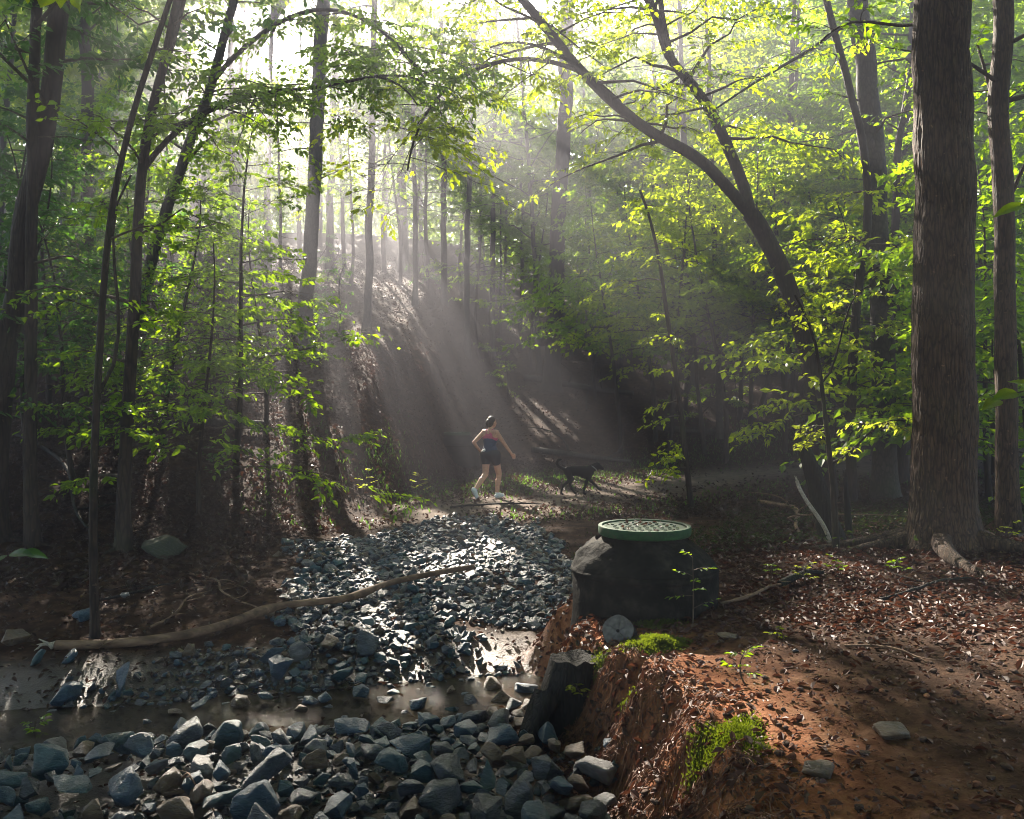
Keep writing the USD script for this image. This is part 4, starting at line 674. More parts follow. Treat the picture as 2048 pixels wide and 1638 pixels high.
def manhole(label, loc, detail):
    T = Thing('manhole', label, 'manhole', loc); o = np.asarray(loc, float)
    R = lambda m: (m[0] + o, m[1])
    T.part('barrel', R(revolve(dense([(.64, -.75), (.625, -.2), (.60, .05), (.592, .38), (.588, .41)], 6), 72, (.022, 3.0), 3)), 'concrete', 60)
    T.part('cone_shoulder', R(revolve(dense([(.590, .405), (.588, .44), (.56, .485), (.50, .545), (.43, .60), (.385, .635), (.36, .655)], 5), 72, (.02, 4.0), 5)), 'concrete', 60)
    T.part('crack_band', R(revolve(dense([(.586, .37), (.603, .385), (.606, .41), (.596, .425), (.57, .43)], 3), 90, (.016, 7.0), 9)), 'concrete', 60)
    if detail:
        rg = np.random.default_rng(3); a = np.linspace(2.2, 4.2, 26); t = np.linspace(0, 1, 14); A, Tt = np.meshgrid(a, t, indexing='ij')
        rr = .595 - .20 * Tt; zz = .40 + .235 * Tt; env = np.sin(np.pi * (A - 2.2) / 2.0) ** .5 * np.sin(np.pi * (.06 + .88 * Tt)) ** .5
        bump = (.012 + .06 * meshkit.fbm(np.stack([A * 5, Tt * 4, 0 * A], -1), 4, 6)) * env - .008 * (1 - env)
        vv = np.stack([(rr + bump * .8) * np.cos(A), (rr + bump * .8) * np.sin(A), zz + bump * .9], -1); ii_ = np.arange(A.size).reshape(A.shape)
        qq2 = np.stack([ii_[:-1, :-1], ii_[1:, :-1], ii_[1:, 1:], ii_[:-1, 1:]], -1).reshape(-1, 4); T.part('mortar_patch', R((vv.reshape(-1, 3), np.vstack([qq2[:, [0, 1, 2]], qq2[:, [0, 2, 3]]]))), 'concrete', 50)
    T.part('neck', R(revolve(dense([(.385, .60), (.352, .65), (.345, .70)], 4), 64, (.006, 8.0), 1)), 'concrete', 60)
    rim = T.part('rim', R(revolve([(.34, .685), (.372, .685), (.378, .69), (.383, .715), (.383, .752), (.378, .760), (.352, .760), (.347, .755), (.347, .738), (.30, .735)], 96)), 'green_iron', 40)
    lid = T.part('lid', R(revolve([(.345, .725), (.344, .744), (.338, .747), (.315, .747), (.31, .743), (.02, .744), (.0001, .744)], 96)), 'iron_plate', 40)
    if detail:
        st = []
        for k in range(9):
            for j in range(9):
                x, y = (k - 4) * .062, (j - 4) * .062
                if np.hypot(x, y) < .285: b_ = trimesh.creation.cylinder(radius=.013, height=.008, sections=8); b_.apply_translation([x + (j % 2) * .015, y, .7475]); st.append(R((np.array(b_.vertices), np.array(b_.faces))))
        T.part('studs', join(st), 'iron_plate', under=lid, kind='stuff')
        rg = np.random.default_rng(8); k = 34; a = rg.uniform(0, 6.28, k); r_ = .31 * rg.random(k) ** .5
        single('leaf_litter', 'wet leaf bits and twigs lying on the near manhole lid', None, leaves(np.stack([o[0] + r_ * np.cos(a), o[1] + r_ * np.sin(a), o[2] + .752 + .006 * rg.random(k)], -1), rg.normal(0, 1, (k, 3)) * [1, 1, .2], rg.normal(0, .5, (k, 3)) + [0, 0, 1], rg.uniform(.025, .06, k), 4), 'litter_brown', kind='stuff')
    return T
manhole('weathered concrete manhole with a green iron rim on the near bank', (1.10, 6.62, .12), True)
mx, my = (915 - 1024) / FPX * 22, 22.0
manhole('far hazy manhole with a green rim behind the runner', (mx, my, float(H(mx, my)) - .12), False)

# ------------------------------------------------------------------ the fallen log, the old stump and sawn log, broken snags, sticks
pts = []
for a, r, z in [(112, 1312, -.30), (250, 1290, -.22), (430, 1255, -.15), (510, 1228, -.12), (545, 1215, -.10), (690, 1197, -.06), (760, 1172, -.03), (850, 1150, .0), (948, 1132, .04)]:
    d = (CAM_Z - z) / ((r - 819) / FPX); pts.append(px(a, r, d))
P = spline(pts, 60); zz_ = np.maximum(P[:, 2], H(P[:, 0], P[:, 1]) + .03); P[:, 2] = np.convolve(np.r_[[zz_[0]] * 6, zz_, [zz_[-1]] * 6], np.ones(13) / 13, 'valid'); s_ = np.linspace(0, 1, 60)
T = Thing('fallen_log', 'long thin bare fallen log lying diagonally across the gravel bar', 'log', P[0])
T.part('log_stem', tube(P, .043 - .014 * s_ + .012 * np.exp(-((s_ - .42) / .04) ** 2) + .01 * np.exp(-((s_ - .66) / .03) ** 2), 14, True, .14, 3), 'dead_wood', 50)
sp = [tube(np.array([P[0] + [.02 * k - .03, 0, .015 * k - .02], P[0] + [-.06 - .03 * k, -.03 + .02 * k, .03 - .012 * k], P[0] + [-.12 - .02 * k, -.05, .07 - .05 * k]]), [.018, .012, .003], 5) for k in range(4)]
T.part('splintered_end', join(sp), 'pale_wood', 40)
def slab(x, y, w0, w1, d0, d1, h, zb, lean, seed):
    v = []; n = 40; a = np.arange(n) * 2 * np.pi / n; t = np.linspace(0, 1, 26); rg = np.random.default_rng(seed)
    A, Tt = np.meshgrid(a, t, indexing='ij'); rx = w0 + (w1 - w0) * Tt; ry = d0 + (d1 - d0) * Tt
    gro = .05 * np.sin(A * 9 + 1.5 * np.sin(A * 3)) * .5 + .11 * (meshkit.fbm(np.stack([np.cos(A) * 2.5, np.sin(A) * 2.5, Tt * .9], -1), 4, seed) - .5)
    X_ = x + lean[0] * Tt + rx * (1 + gro) * np.cos(A); Y_ = y + lean[1] * Tt + ry * (1 + gro) * np.sin(A); Z_ = zb + h * Tt * (1 + .08 * (meshkit.noise(np.stack([np.cos(A) * 3, np.sin(A) * 3, 0 * A], -1), seed) - .5) * Tt)
    vv = np.stack([X_, Y_, Z_], -1).transpose(1, 0, 2).reshape(-1, 3); m = 26
    i, j = np.meshgrid(np.arange(m - 1), np.arange(n), indexing='ij'); j2 = (j + 1) % n; q_ = np.stack([i * n + j, i * n + j2, (i + 1) * n + j2, (i + 1) * n + j], -1).reshape(-1, 4)
    f = np.vstack([q_[:, [0, 1, 2]], q_[:, [0, 2, 3]]]); c = vv[-n:].mean(0) + [0, 0, -.04]; vv = np.vstack([vv, c]); k = (m - 1) * n; jj = np.arange(n)
    return vv, np.vstack([f, np.stack([k + jj, k + (jj + 1) % n, np.full(n, len(vv) - 1)], 1)])
T = Thing('old_stump', 'dark rotting stump with grooved wood propping the bank under the manhole', 'stump', (.34, 5.5, -.5))
T.part('stump_body', slab(.34, 5.50, .27, .17, .20, .16, .62, -.52, (.10, .10), 5), 'wood_dark', 60)
T.part('root_spur', tube(spline([(.24, 5.4, -.1), (.12, 5.25, -.33), (.05, 5.12, -.52)], 12), np.linspace(.10, .06, 12), 9, True, .3, 4), 'wood_dark', 60)
# sawn log with its cut end towards the camera
c0 = px(1236, 1262, 5.62); ax = unit(np.array([-.25, -.85, .42]))
T = Thing('sawn_log', 'short sawn log whose round grey cut end faces the path', 'log', c0)
tube_pts = np.array([c0 - ax * .62, c0 - ax * .3, c0]); T.part('bark', tube(spline(tube_pts, 14), .112, 30, False, .05, 6), 'wood_dark', 60)
u_ = unit(np.cross(ax, [0, 0, 1.0])); w_ = np.cross(u_, ax); ring = []
ang = np.linspace(0, 2 * np.pi, 49)[:-1]; rad_ = np.linspace(0, .110, 10); vv = [c0 + ax * .004]
crk = np.array([.4, 1.7, 2.6, 3.9, 5.2])
for r_ in rad_[1:]:
    dep = -.010 * np.exp(-((np.angle(np.exp(1j * (ang[:, None] - crk[None])))) / .05) ** 2).max(1) * (r_ > .02) + .0022 * np.sin(r_ * 420)
    vv += list(c0 + ax * (.004 + dep)[:, None] + (u_ * np.cos(ang)[:, None] + w_ * np.sin(ang)[:, None]) * (r_ * (1 + .03 * np.sin(ang * 5)))[:, None])
ff = [[0, 1 + j, 1 + (j + 1) % 48] for j in range(48)]
for i in range(8):
    for j in range(48): a_, b_ = 1 + i * 48 + j, 1 + i * 48 + (j + 1) % 48; ff += [[a_, a_ + 48, b_ + 48], [a_, b_ + 48, b_]]
T.part('cut_face', (np.array(vv), np.array(ff)), 'saw_cut', 40)
T.part('pith', tube(np.array([c0 + ax * .003, c0 + ax * .008]), .012, 12), 'wood_dark')
d = 9.6
def snag(label, pts, r0, r1, mat, name='snag', cat='snag', sides=10):
    p = spline(pts, 24); T = Thing(name, label, cat, p[0]); T.part('broken_stem', tube(p, np.linspace(r0, r1, 24), sides, True, .25, int(p[0][0] * 100) % 50), mat, 50)
    g = np.random.default_rng(int(abs(p[0][0]) * 1000)); e = p[-1]; t = unit(p[-1] - p[-2])
    T.part('jagged_tip', join([tube(np.array([e - t * .04 + g.normal(0, r1 * .4, 3), e + t * g.uniform(.03, .12) + g.normal(0, r1 * .4, 3)]), [r1 * .5, r1 * .08], 5) for _ in range(5)]), mat)
def gpt(a, r, d): p = px(a, r, d); p[2] = H(p[0], p[1]) - .05; return p
snag('broken dark dead stump leaning beside the yellowing sapling', [gpt(1668, 1085, d), px(1645, 1010, d), px(1628, 950, d), px(1600, 888, d)], .16, .075, 'wood_dark')
snag('pale grey dead branch leaning against the broken stump', [gpt(1662, 1062, d - .4), px(1640, 1040, d - .4), px(1612, 1000, d - .4), px(1594, 962, d - .4)], .028, .020, 'pale_wood', 'dead_branch', 'branch', 7)
snag('dark broken stub behind the yellowing sapling', [gpt(1700, 1080, d + .5), px(1694, 1010, d + .5), px(1690, 955, d + .5)], .05, .03, 'wood_dark')
def lying(label, a0, r0, a1, r1, rad, mat, bend=.06, zoff=.02, zest=0.1, name='dead_branch'):
    p0, p1 = [px(a, r, (CAM_Z - zest) / ((r - 819) / FPX)) for a, r in ((a0, r0), (a1, r1))]
    t = np.linspace(0, 1, 24)[:, None]; p = p0 * (1 - t) + p1 * t; g = np.random.default_rng(int(a0 + r0)); ln = np.linalg.norm(p1 - p0)
    p[:, 0] += bend * ln * np.sin(np.pi * t[:, 0] * g.uniform(1, 2.2)); p[:, 2] = H(p[:, 0], p[:, 1]) + rad + zoff * np.sin(np.pi * t[:, 0]) * 2
    T = Thing(name, label, 'branch', p[0]); T.part('stem', tube(p, rad * np.linspace(1, .5, 24), 7, True, .2, int(a0)), mat, 50)
    tw = [tube(spline([p[k], p[k] + np.array([g.normal(0, .5), g.normal(0, .5), .12]) * ln * .14, p[k] + np.array([g.normal(0, .6), g.normal(0, .6), .18]) * ln * .24], 6), np.linspace(rad * .4, rad * .1, 6), 5) for k in (7, 13, 18)]
    for t_ in tw: T.part('side_twig', t_, mat, 50)
lying('fallen branch on the dark slope right of the trail', 1520, 1000, 1640, 1075, .05, 'dead_wood', zest=.15)
lying('curved fallen branch behind the slender left trees', 30, 970, 240, 1020, .035, 'wood_dark', zest=.5)
lying('thin twig lying on the left muddy flat', 190, 1190, 400, 1160, .016, 'wood_dark', zest=-.05)
lying('forked thin stick on the muddy flat above the log', 380, 1150, 520, 1205, .014, 'dead_wood', zest=-.08)
lying('bare stick at the left end of the gravel', 300, 1235, 420, 1180, .013, 'dead_wood', zest=-.1)
lying('dark root stick crossing the trail in front of the runner', 900, 1022, 1090, 1012, .022, 'wood_dark', .02, zest=.0)
lying('fallen branch on the slope right of the runner', 1110, 870, 1230, 905, .06, 'wood_dark', zest=.35)
lying('short stick lying on the dirt right of the manhole', 1440, 1215, 1600, 1180, .016, 'dead_wood', zest=.25)
lying('gnarled root piece in the leaves right of the manhole', 1560, 1180, 1650, 1165, .035, 'wood_dark', zest=.27)
lying('thin twig on the worn dirt path', 1690, 1300, 1860, 1345, .010, 'dead_wood', zest=.26)
lying('crooked twig in the right leaf litter', 1760, 1210, 1960, 1180, .014, 'wood_dark', zest=.3)
lying('broken twig lying across the near stones', 330, 1520, 430, 1560, .008, 'dead_wood', zest=-.2, zoff=.08)

def slope_log(label, x0, y0, x1, y1, r, seed):
    t = np.linspace(0, 1, 22); g = np.random.default_rng(seed); x = x0 + (x1 - x0) * t + g.normal(0, .05) * np.sin(np.pi * t); y = y0 + (y1 - y0) * t; p = np.stack([x, y, H(x, y) + r * .7 + .15 * t * g.random()], -1)
    T = Thing('fallen_log', label, 'log', p[0]); T.part('stem', tube(p, r * np.linspace(1, .6, 22), 9, True, .2, seed), 'bark_grey', 50)
    for k in (8, 15): T.part('broken_branch', tube(spline([p[k], p[k] + [g.normal(0, .3), -.2, .35], p[k] + [g.normal(0, .5), -.3, .8]], 6), np.linspace(r * .4, r * .1, 6), 6), 'bark_grey', 50)
slope_log('slanting fallen trunk on the slope just right of the runner', .6, 23.8, 3.4, 22.6, .10, 2)
slope_log('mossy fallen trunk high on the slope under the far broad trunk', .5, 31, 4.5, 29.5, .14, 3)
slope_log('fallen trunk on the leafy bank behind the slender left trees', -7.5, 14.5, -4.8, 15.6, .10, 4)
slope_log('thin fallen trunk in the shade right beyond the trail', 4.8, 26.0, 8.2, 25.0, .11, 5)
# ------------------------------------------------------------------ moss, roots on the bank face, small plants
def moss(label, a, r, d, rx, ry, n, seed, hgt=.05):
    c = px(a, r, d); g = np.random.default_rng(seed); T = Thing('moss', label, 'moss', (c[0], c[1], float(H(c[0], c[1]))))
    th = np.linspace(0, 2 * np.pi, 41)[:-1]; rr = np.linspace(0, 1, 12); R_, A_ = np.meshgrid(rr, th, indexing='ij'); ed = 1 + .8 * (meshkit.noise(np.stack([np.cos(A_) * 2, np.sin(A_) * 2, 0 * A_ + seed], -1), seed) - .5)
    x = c[0] + rx * R_ * ed * np.cos(A_); y = c[1] + ry * R_ * ed * np.sin(A_); z = H(x, y) + hgt * (1 - R_ ** 2) * (.5 + meshkit.noise(np.stack([x * 14, y * 14, 0 * x], -1), seed)) - .012
    ii_ = np.arange(x.size).reshape(x.shape); i2 = np.roll(ii_, -1, 1); q_ = np.stack([ii_[:-1], i2[:-1], i2[1:], ii_[1:]], -1)[..., :].reshape(-1, 4)
    T.part('cushion', (np.stack([x, y, z], -1).reshape(-1, 3), np.vstack([q_[:, [0, 2, 1]], q_[:, [0, 3, 2]]])), 'moss_bed', True)
    k = g.integers(0, x.shape[0] - 1, n), g.integers(0, x.shape[1], n); sel = g.random(n) < .1 + 1.2 * meshkit.noise(np.stack([x[k] * 9, y[k] * 9, 0 * x[k]], -1), 3); k = (k[0][sel], k[1][sel])
    b = np.stack([x[k], y[k], z[k]], -1) + g.normal(0, 1, (len(k[0]), 3)) * [.016, .016, .004]
    T.part('tufts', leaves(b, g.normal(0, .55, b.shape) + [0, 0, .9], g.normal(0, 1, b.shape), g.uniform(.009, .022, len(b)), 2, .4), 'moss_green', kind='stuff')
moss('bright yellow green moss cushion on the bank edge beside the sawn log', 1318, 1278, 5.45, .26, .17, 15000, 3, .06)
moss('yellow moss hanging down the red bank face', 1465, 1490, 3.98, .17, .27, 15000, 5, .03)
moss('small moss clump at the foot of the old stump top', 1185, 1280, 5.55, .12, .12, 2500, 6, .05)
moss('dim moss patch in the shade under the manhole', 1320, 1232, 6.0, .25, .12, 3000, 7, .03)
moss('small low moss tuft on the lower bank face', 1400, 1550, 4.05, .09, .09, 1200, 9, .03)
moss('thin moss streak on the bank left of the yellow hanging moss', 1255, 1370, 5.0, .08, .16, 1200, 11, .03)
g = np.random.default_rng(31); n = 3600; y = g.uniform(2.9, 5.6, n); xe = np.interp(y, [3.0, 4.5, 5.5], [0.74, 0.80, 0.48]) + g.normal(0, .2, n)
p0 = np.stack([xe, y, H(xe, y)], -1); a = g.normal(np.pi + .5, 1.3, n); ln = g.uniform(.03, .15, n); seg = 4; s_ = np.linspace(0, 1, seg)
Q = np.zeros((n, seg, 3)); Q[..., 0] = p0[:, :1] + np.cos(a)[:, None] * ln[:, None] * s_ + g.normal(0, .008, (n, seg)); Q[..., 1] = p0[:, 1:2] + np.sin(a)[:, None] * ln[:, None] * s_ + g.normal(0, .008, (n, seg))
Q[..., 2] = H(Q[..., 0], Q[..., 1]) + .004 + .035 * g.random((n, 1)) * np.sin(np.pi * s_)
single('bank_roots', 'tangle of reddish rootlets and straw on the red bank face', None, tubes(Q, np.full((n, seg), .0017) * g.uniform(.5, 1.7, (n, 1)), 3), 'root_fibre', kind='stuff')
def seedling(label, base, h, nleaf, size, mat, seed, lean=(0, 0), tiers=True, name='seedling'):
    g = np.random.default_rng(seed); b = np.array([base[0], base[1], float(H(base[0], base[1])) - .01]); p = spline([b, b + [lean[0] * .4 + g.normal(0, .02), lean[1] * .4, h * .5], b + [lean[0], lean[1], h]], 12)
    T = Thing(name, label, 'plant', b); T.part('stem', tube(p, np.linspace(.005 + .004 * h, .002, 12), 6), 'twig', 50); br, L4 = [], []
    for k in range(nleaf):
        t = .25 + .75 * (k + 1) / nleaf; c = p[min(11, int(t * 11))]; a = k * 2.4 + g.normal(0, .3); dd = np.array([np.cos(a), np.sin(a), .25 + g.normal(0, .15)]); ln = h * .32 * (1.2 - .6 * t) + .02
        e = c + dd * ln; br.append(tube(np.array([c, (c + e) / 2 + [0, 0, .01], e]), [.003, .002, .0015], 4))
        for m in range(5):
            q_ = c + (e - c) * (.4 + .15 * m); sg = 1 if m % 2 else -1; sd = np.array([-dd[1], dd[0], 0]) * sg
            L4.append((q_, unit(dd * (.5 if m < 4 else 1.4) + sd * (.8 if m < 4 else 0) + [0, 0, -.15]), unit(np.array([0, 0, 1.0]) + g.normal(0, .35, 3)), size * g.uniform(.7, 1.2)))
    T.part('side_shoots', join(br), 'twig', 50, kind='stuff'); A_, B_, C_, D_ = map(np.array, zip(*L4)); T.part('leaves', leaves(A_, B_, C_, D_, 4), mat, kind='stuff')
def gb(a, r, z=.2): d = (CAM_Z - z) / ((r - 819) / FPX); return ((a - 1024) / FPX * d, d)
seedling('leafy seedling standing in front of the manhole wall, right', gb(1385, 1262), .52, 7, .05, 'leaf_green', 1)
seedling('small seedling in front of the manhole wall, left', gb(1270, 1225), .36, 5, .042, 'leaf_green', 2)
seedling('young fern leaved plant in front of the great oak foot', gb(1905, 1098, .4), .30, 8, .085, 'leaf_green', 3)
seedling('little seedling at the right picture edge below the edge tree', gb(2020, 1095, .4), .22, 6, .045, 'leaf_yellow', 4)
seedling('pale seedling sprouting from leaves right of the manhole', gb(1612, 1178, .28), .20, 6, .04, 'leaf_yellow', 5)
seedling('low seedling close behind the gnarled root piece', gb(1540, 1165, .25), .13, 5, .045, 'leaf_green', 6)
seedling('creeping plant on the old stump with yellow green leaves', (.50, 5.42), .14, 8, .045, 'leaf_yellow', 7, (-.08, -.06))
seedling('seedling growing from the bank between the two moss cushions', gb(1492, 1380, .2), .22, 6, .045, 'leaf_green', 8)
seedling('tiny seedling on the dirt right of the moss cushion', gb(1555, 1280, .25), .07, 4, .04, 'leaf_yellow', 9)
seedling('seedling growing between the stones of the left creek edge', gb(75, 1440, -.35), .18, 6, .05, 'leaf_green', 10)
seedling('sprig at the foot of the great oak, left side', gb(1672, 1160, .3), .18, 5, .05, 'leaf_green', 12)
seedling('green seedling between leaves at the far right', gb(1790, 1165, .3), .16, 6, .05, 'leaf_green', 13)
seedling('small leafy shoot on the sunlit far bank', (-2.6, 14.2), .6, 7, .07, 'leaf_yellow', 14)
seedling('dark small sapling on the far left of the sunlit bank', (-4.6, 12.6), .9, 9, .08, 'leaf_deep', 15)
seedling('weed tuft on the bank behind the gravel left of the runner', (-1.9, 16.4), .5, 8, .08, 'leaf_yellow', 16)
def big_leaf(base, axis, nrm, L_, wd, seed):
    """A leaf near the camera: a curved blade with a pointed tip and a midrib groove."""
    ax = unit(np.asarray(axis, float)); sd = unit(np.cross(nrm, ax)); nn = np.cross(ax, sd); t = np.linspace(0, 1, 12); u = np.linspace(-1, 1, 7); Tt, U = np.meshgrid(t, u, indexing='ij')
    hw = wd * L_ * .5 * np.sin(np.pi * Tt ** .75) ** .9 * (1 - .25 * Tt); c = base + ax * 0
    v = c + ax * (Tt * L_)[..., None] + sd * (U * hw)[..., None] + nn * (-.22 * L_ * Tt ** 2 + .18 * np.abs(U) * hw + .012 * L_ * np.sin(Tt * 26) * np.abs(U))[..., None]
    ii_ = np.arange(v[..., 0].size).reshape(Tt.shape); q_ = np.stack([ii_[:-1, :-1], ii_[1:, :-1], ii_[1:, 1:], ii_[:-1, 1:]], -1).reshape(-1, 4)
    return v.reshape(-1, 3), np.vstack([q_[:, [0, 1, 2]], q_[:, [0, 2, 3]]])
def leafy_twig(label, stem, leafs, mat, r=.006):
    p = spline(stem, 14); T = Thing('leafy_branch', label, 'branch', p[0]); T.part('twig', tube(p, np.linspace(r, r * .4, 14), 6), 'twig', 50)
    for k, (b, a, n_, l, w_) in enumerate(leafs): T.part('leaf', big_leaf(np.array(b), a, n_, l, w_, k), mat, True)
d = 4.0
leafy_twig('broad leaved plant poking in at the left edge below the trees', [px(-130, 1260, d), px(-80, 1170, d), px(-30, 1120, d), px(10, 1108, d)],
           [(px(20, 1108, d), (1, -.2, .15), (0, -.4, .9), .13, .62), (px(0, 1112, d), (.4, -.8, .1), (.1, -.1, 1), .13, .6), (px(45, 1104, d), (1, .2, -.15), (0, -.5, .8), .12, .6), (px(-20, 1120, d), (-.3, -1, -.1), (0, 0, 1), .12, .6), (px(-50, 1180, d), (1, -.5, -.2), (0, -.3, 1), .12, .6), (px(-60, 1190, d - .1), (.9, .3, -.4), (0, -.3, 1), .11, .6)], 'leaf_deep')
leafy_twig('broad leaves hanging in from the right edge beside the edge tree', [px(2150, 760, d), px(2080, 775, d), px(2020, 790, d), px(1985, 805, d)],
           [(px(2035, 785, d), (-1, -.3, -.1), (.1, -.6, .8), .15, .6), (px(2000, 800, d), (-.9, -.5, -.2), (0, -.5, .8), .14, .58), (px(2060, 780, d), (.3, -.8, .25), (0, -.5, .8), .14, .6), (px(2075, 775, d), (-.7, .3, .35), (.2, -.6, .7), .13, .6)], 'leaf_green')
leafy_twig('large drooping leaf at the right edge above the other near leaves', [px(2160, 370, d), px(2090, 395, d), px(2040, 410, d)],
           [(px(2050, 408, d), (-1, -.1, -.25), (.1, -.6, .8), .17, .5), (px(2090, 395, d), (-.3, -.7, -.3), (0, -.5, .8), .15, .55), (px(2100, 390, d), (.3, -.4, .2), (0, -.5, .8), .14, .55)], 'leaf_green')
d = 5.0
leafy_twig('bright lobed leaves hanging at the top left corner', [px(-60, -120, d), px(20, -60, d), px(90, -25, d), px(140, -10, d)],
           [(px(60 + 22 * k, -30 + 3 * k, d), (.3 * math.sin(k * 2.1), -.4, -1), (math.sin(k), -.9, .3), .13 + .01 * (k % 3), .75) for k in range(6)], 'leaf_bright')
# ------------------------------------------------------------------ the runner and the dog
def sph(c, r, n=2): v, f = ICO[n]; return v * r + c
def blob(chains, length=.012, it=8):
    """One continuous surface: hulls of the spheres at both ends of every bone, joined and smoothed."""
    parts = []
    for a, ra, b, rb in chains: parts.append(m3.Manifold.hull_points(np.vstack([sph(np.array(a, float), ra), sph(np.array(b, float), rb)])))
    m = parts[0]
    for p in parts[1:]: m = m + p
    m = m.refine_to_length(length); v, f = vf(m); t = trimesh.Trimesh(v, f, process=True); trimesh.smoothing.filter_taubin(t, .5, .53, it); return np.array(t.vertices), np.array(t.faces)
def chain(pts, rad): return [(pts[i], rad[i], pts[i + 1], rad[i + 1]) for i in range(len(pts) - 1)]
o = np.array([(980 - 1024) / FPX * 16.3, 16.3, 0.0]); o[2] = float(H(o[0], o[1]))
hd = math.radians(58); F_ = np.array([math.cos(hd), math.sin(hd), 0]); R_ = np.array([math.sin(hd), -math.cos(hd), 0])     # she runs away from the camera, towards the right
def bp(f, r, z): return o + F_ * f + R_ * r + np.array([0, 0, z])
def hand(w, d, up):
    """Palm, four bent fingers and a thumb from a wrist point w along d."""
    d = unit(np.array(d, float)); s = unit(np.cross(d, up)); c = [(w, .024, w + d * .05 + s * .018, .019), (w, .024, w + d * .05 - s * .018, .018), (w + d * .05 + s * .018, .019, w + d * .085 + s * .026, .012), (w + d * .05 - s * .018, .018, w + d * .085 - s * .024, .012)]
    for k, l in zip((-1.5, -.5, .5, 1.5), (.062, .076, .08, .068)):
        a = w + d * .085 + s * .017 * k; b = a + d * l * .5 + s * .003 * k; e = b + (d * .35 - np.cross(s, d) * .8) * l * .5; c += [(a, .0095, b, .009), (b, .009, e, .0075)]
    a = w + d * .03 + s * .026; b = a + d * .03 + s * .026; return c + [(a, .012, b, .011), (b, .011, b + d * .03 - np.cross(s, d) * .012, .009)]
hipL, hipR = bp(0, -.095, .90), bp(.02, .095, .90)
kL, aL, tL = bp(-.03, -.09, .50), bp(-.40, -.10, .20), bp(-.33, -.10, .055)
kR, aR, tR = bp(.20, .09, .50), bp(.13, .09, .095), bp(.30, .10, .045)
shL, shR = bp(.03, -.165, 1.36), bp(-.01, .165, 1.36); elL, elR = bp(-.15, -.30, 1.15), bp(.16, .25, 1.12); wrL, wrR = bp(.02, -.245, .95), bp(.30, .32, .93)
neck, head = bp(.03, 0, 1.44), bp(.06, .01, 1.565)
hl, hr = unit(wrL - elL), unit(wrR - elR)
body = chain([bp(0, 0, .90), bp(0, 0, 1.02), bp(0, 0, 1.10), bp(.01, 0, 1.22), bp(.02, 0, 1.33)], [.108, .100, .094, .108, .100])
body += [(hipL, .096, hipR, .096), (bp(.01, -.085, 1.25), .078, bp(.01, .085, 1.25), .078), (shL, .055, shR, .055), (bp(.01, -.09, 1.25), .075, shL, .05), (bp(.01, .09, 1.25), .075, shR, .05), (bp(.02, 0, 1.38), .07, neck, .05), (neck, .05, bp(.05, 0, 1.50), .05)]
body += chain([hipL, kL, aL], [.092, .060, .038]) + [(kL * .65 + aL * .35 + F_ * -.015, .056, aL, .036), (aL, .038, tL, .03)] + chain([hipR, kR, aR], [.092, .060, .038]) + [(kR * .65 + aR * .35 + F_ * -.02, .056, aR, .036), (aR, .04, tR, .03)]
body += chain([shL, elL, wrL], [.050, .037, .025]) + chain([shR, elR, wrR], [.050, .037, .025]) + hand(wrL, hl, F_) + hand(wrR, hr, F_)
hf = unit(F_ * .9 + R_ * .4); hs = np.cross(hf, [0, 0, 1.0])      # the head looks a little to her right
body += [(head + [0, 0, .03], .083, head + hf * .015 - [0, 0, .02], .078), (head, .075, head + hf * .035 - [0, 0, .075], .042), (head + hf * .078 - [0, 0, .012], .014, head + hf * .098 - [0, 0, .03], .013), (head + hf * .07 - [0, 0, .062], .02, head + hf * .075 - [0, 0, .066], .018),
         (head + hs * .078 - [0, 0, .01], .016, head + hs * .080 - [0, 0, .03], .012), (head - hs * .078 - [0, 0, .01], .016, head - hs * .080 - [0, 0, .03], .012)]
T = Thing('person', 'person running away in pink and navy tank top and dark shorts', 'person', o)
T.part('body', blob(body, .018, 4), 'skin', True)
T.part('eye', sph(head + hf * .079 + hs * .03 + [0, 0, .008], .010), 'cloth_white') if False else None
for sg in (-1, 1): T.part('eye', (sph(head + hf * .080 + hs * .030 * sg + np.array([0, 0, .006]), .009, 1), ICO[1][1]), 'shorts_black', True)
hair = blob([(head + [0, 0, .042] - hf * .012, .088, head - hf * .03, .084), (head - hf * .03, .080, head - hf * .05 - [0, 0, .07], .05), (head - hf * .095 + [0, 0, .03], .035, head - hf * .115 - [0, 0, .01], .04), (head - hf * .115 - [0, 0, .01], .038, head - hf * .11 - [0, 0, .09], .02)], .014, 5)
T.part('hair', hair, 'hair', True)
tp = blob([(bp(.0, 0, 1.17), .121, bp(.01, 0, 1.24), .126), (bp(.01, -.085, 1.24), .085, bp(.01, .085, 1.24), .085), (bp(-.03, -.05, 1.27), .055, bp(-.035, -.02, 1.36), .035), (bp(-.03, .05, 1.27), .055, bp(-.035, .02, 1.36), .035), (bp(.05, -.07, 1.25), .075, bp(.05, .07, 1.25), .075), (bp(-.02, -.03, 1.35), .04, bp(.0, -.075, 1.40), .028), (bp(-.02, .03, 1.35), .04, bp(.0, .075, 1.40), .028)], .016, 5)
T.part('racer_top', tp, 'top_pink', True)
T.part('navy_waist', blob([(bp(0, 0, .985), .130, bp(0, 0, 1.06), .125), (bp(0, 0, 1.06), .127, bp(0, 0, 1.18), .130), (bp(0, -.05, 1.0), .11, bp(0, .05, 1.0), .11), (bp(0, -.05, 1.18), .10, bp(0, .05, 1.18), .10)], .016, 4), 'top_navy', True)
T.part('white_patch', blob([(bp(-.125, -.075, .985), .022, bp(-.125, -.05, 1.0), .024)], .012, 2), 'cloth_white', True)
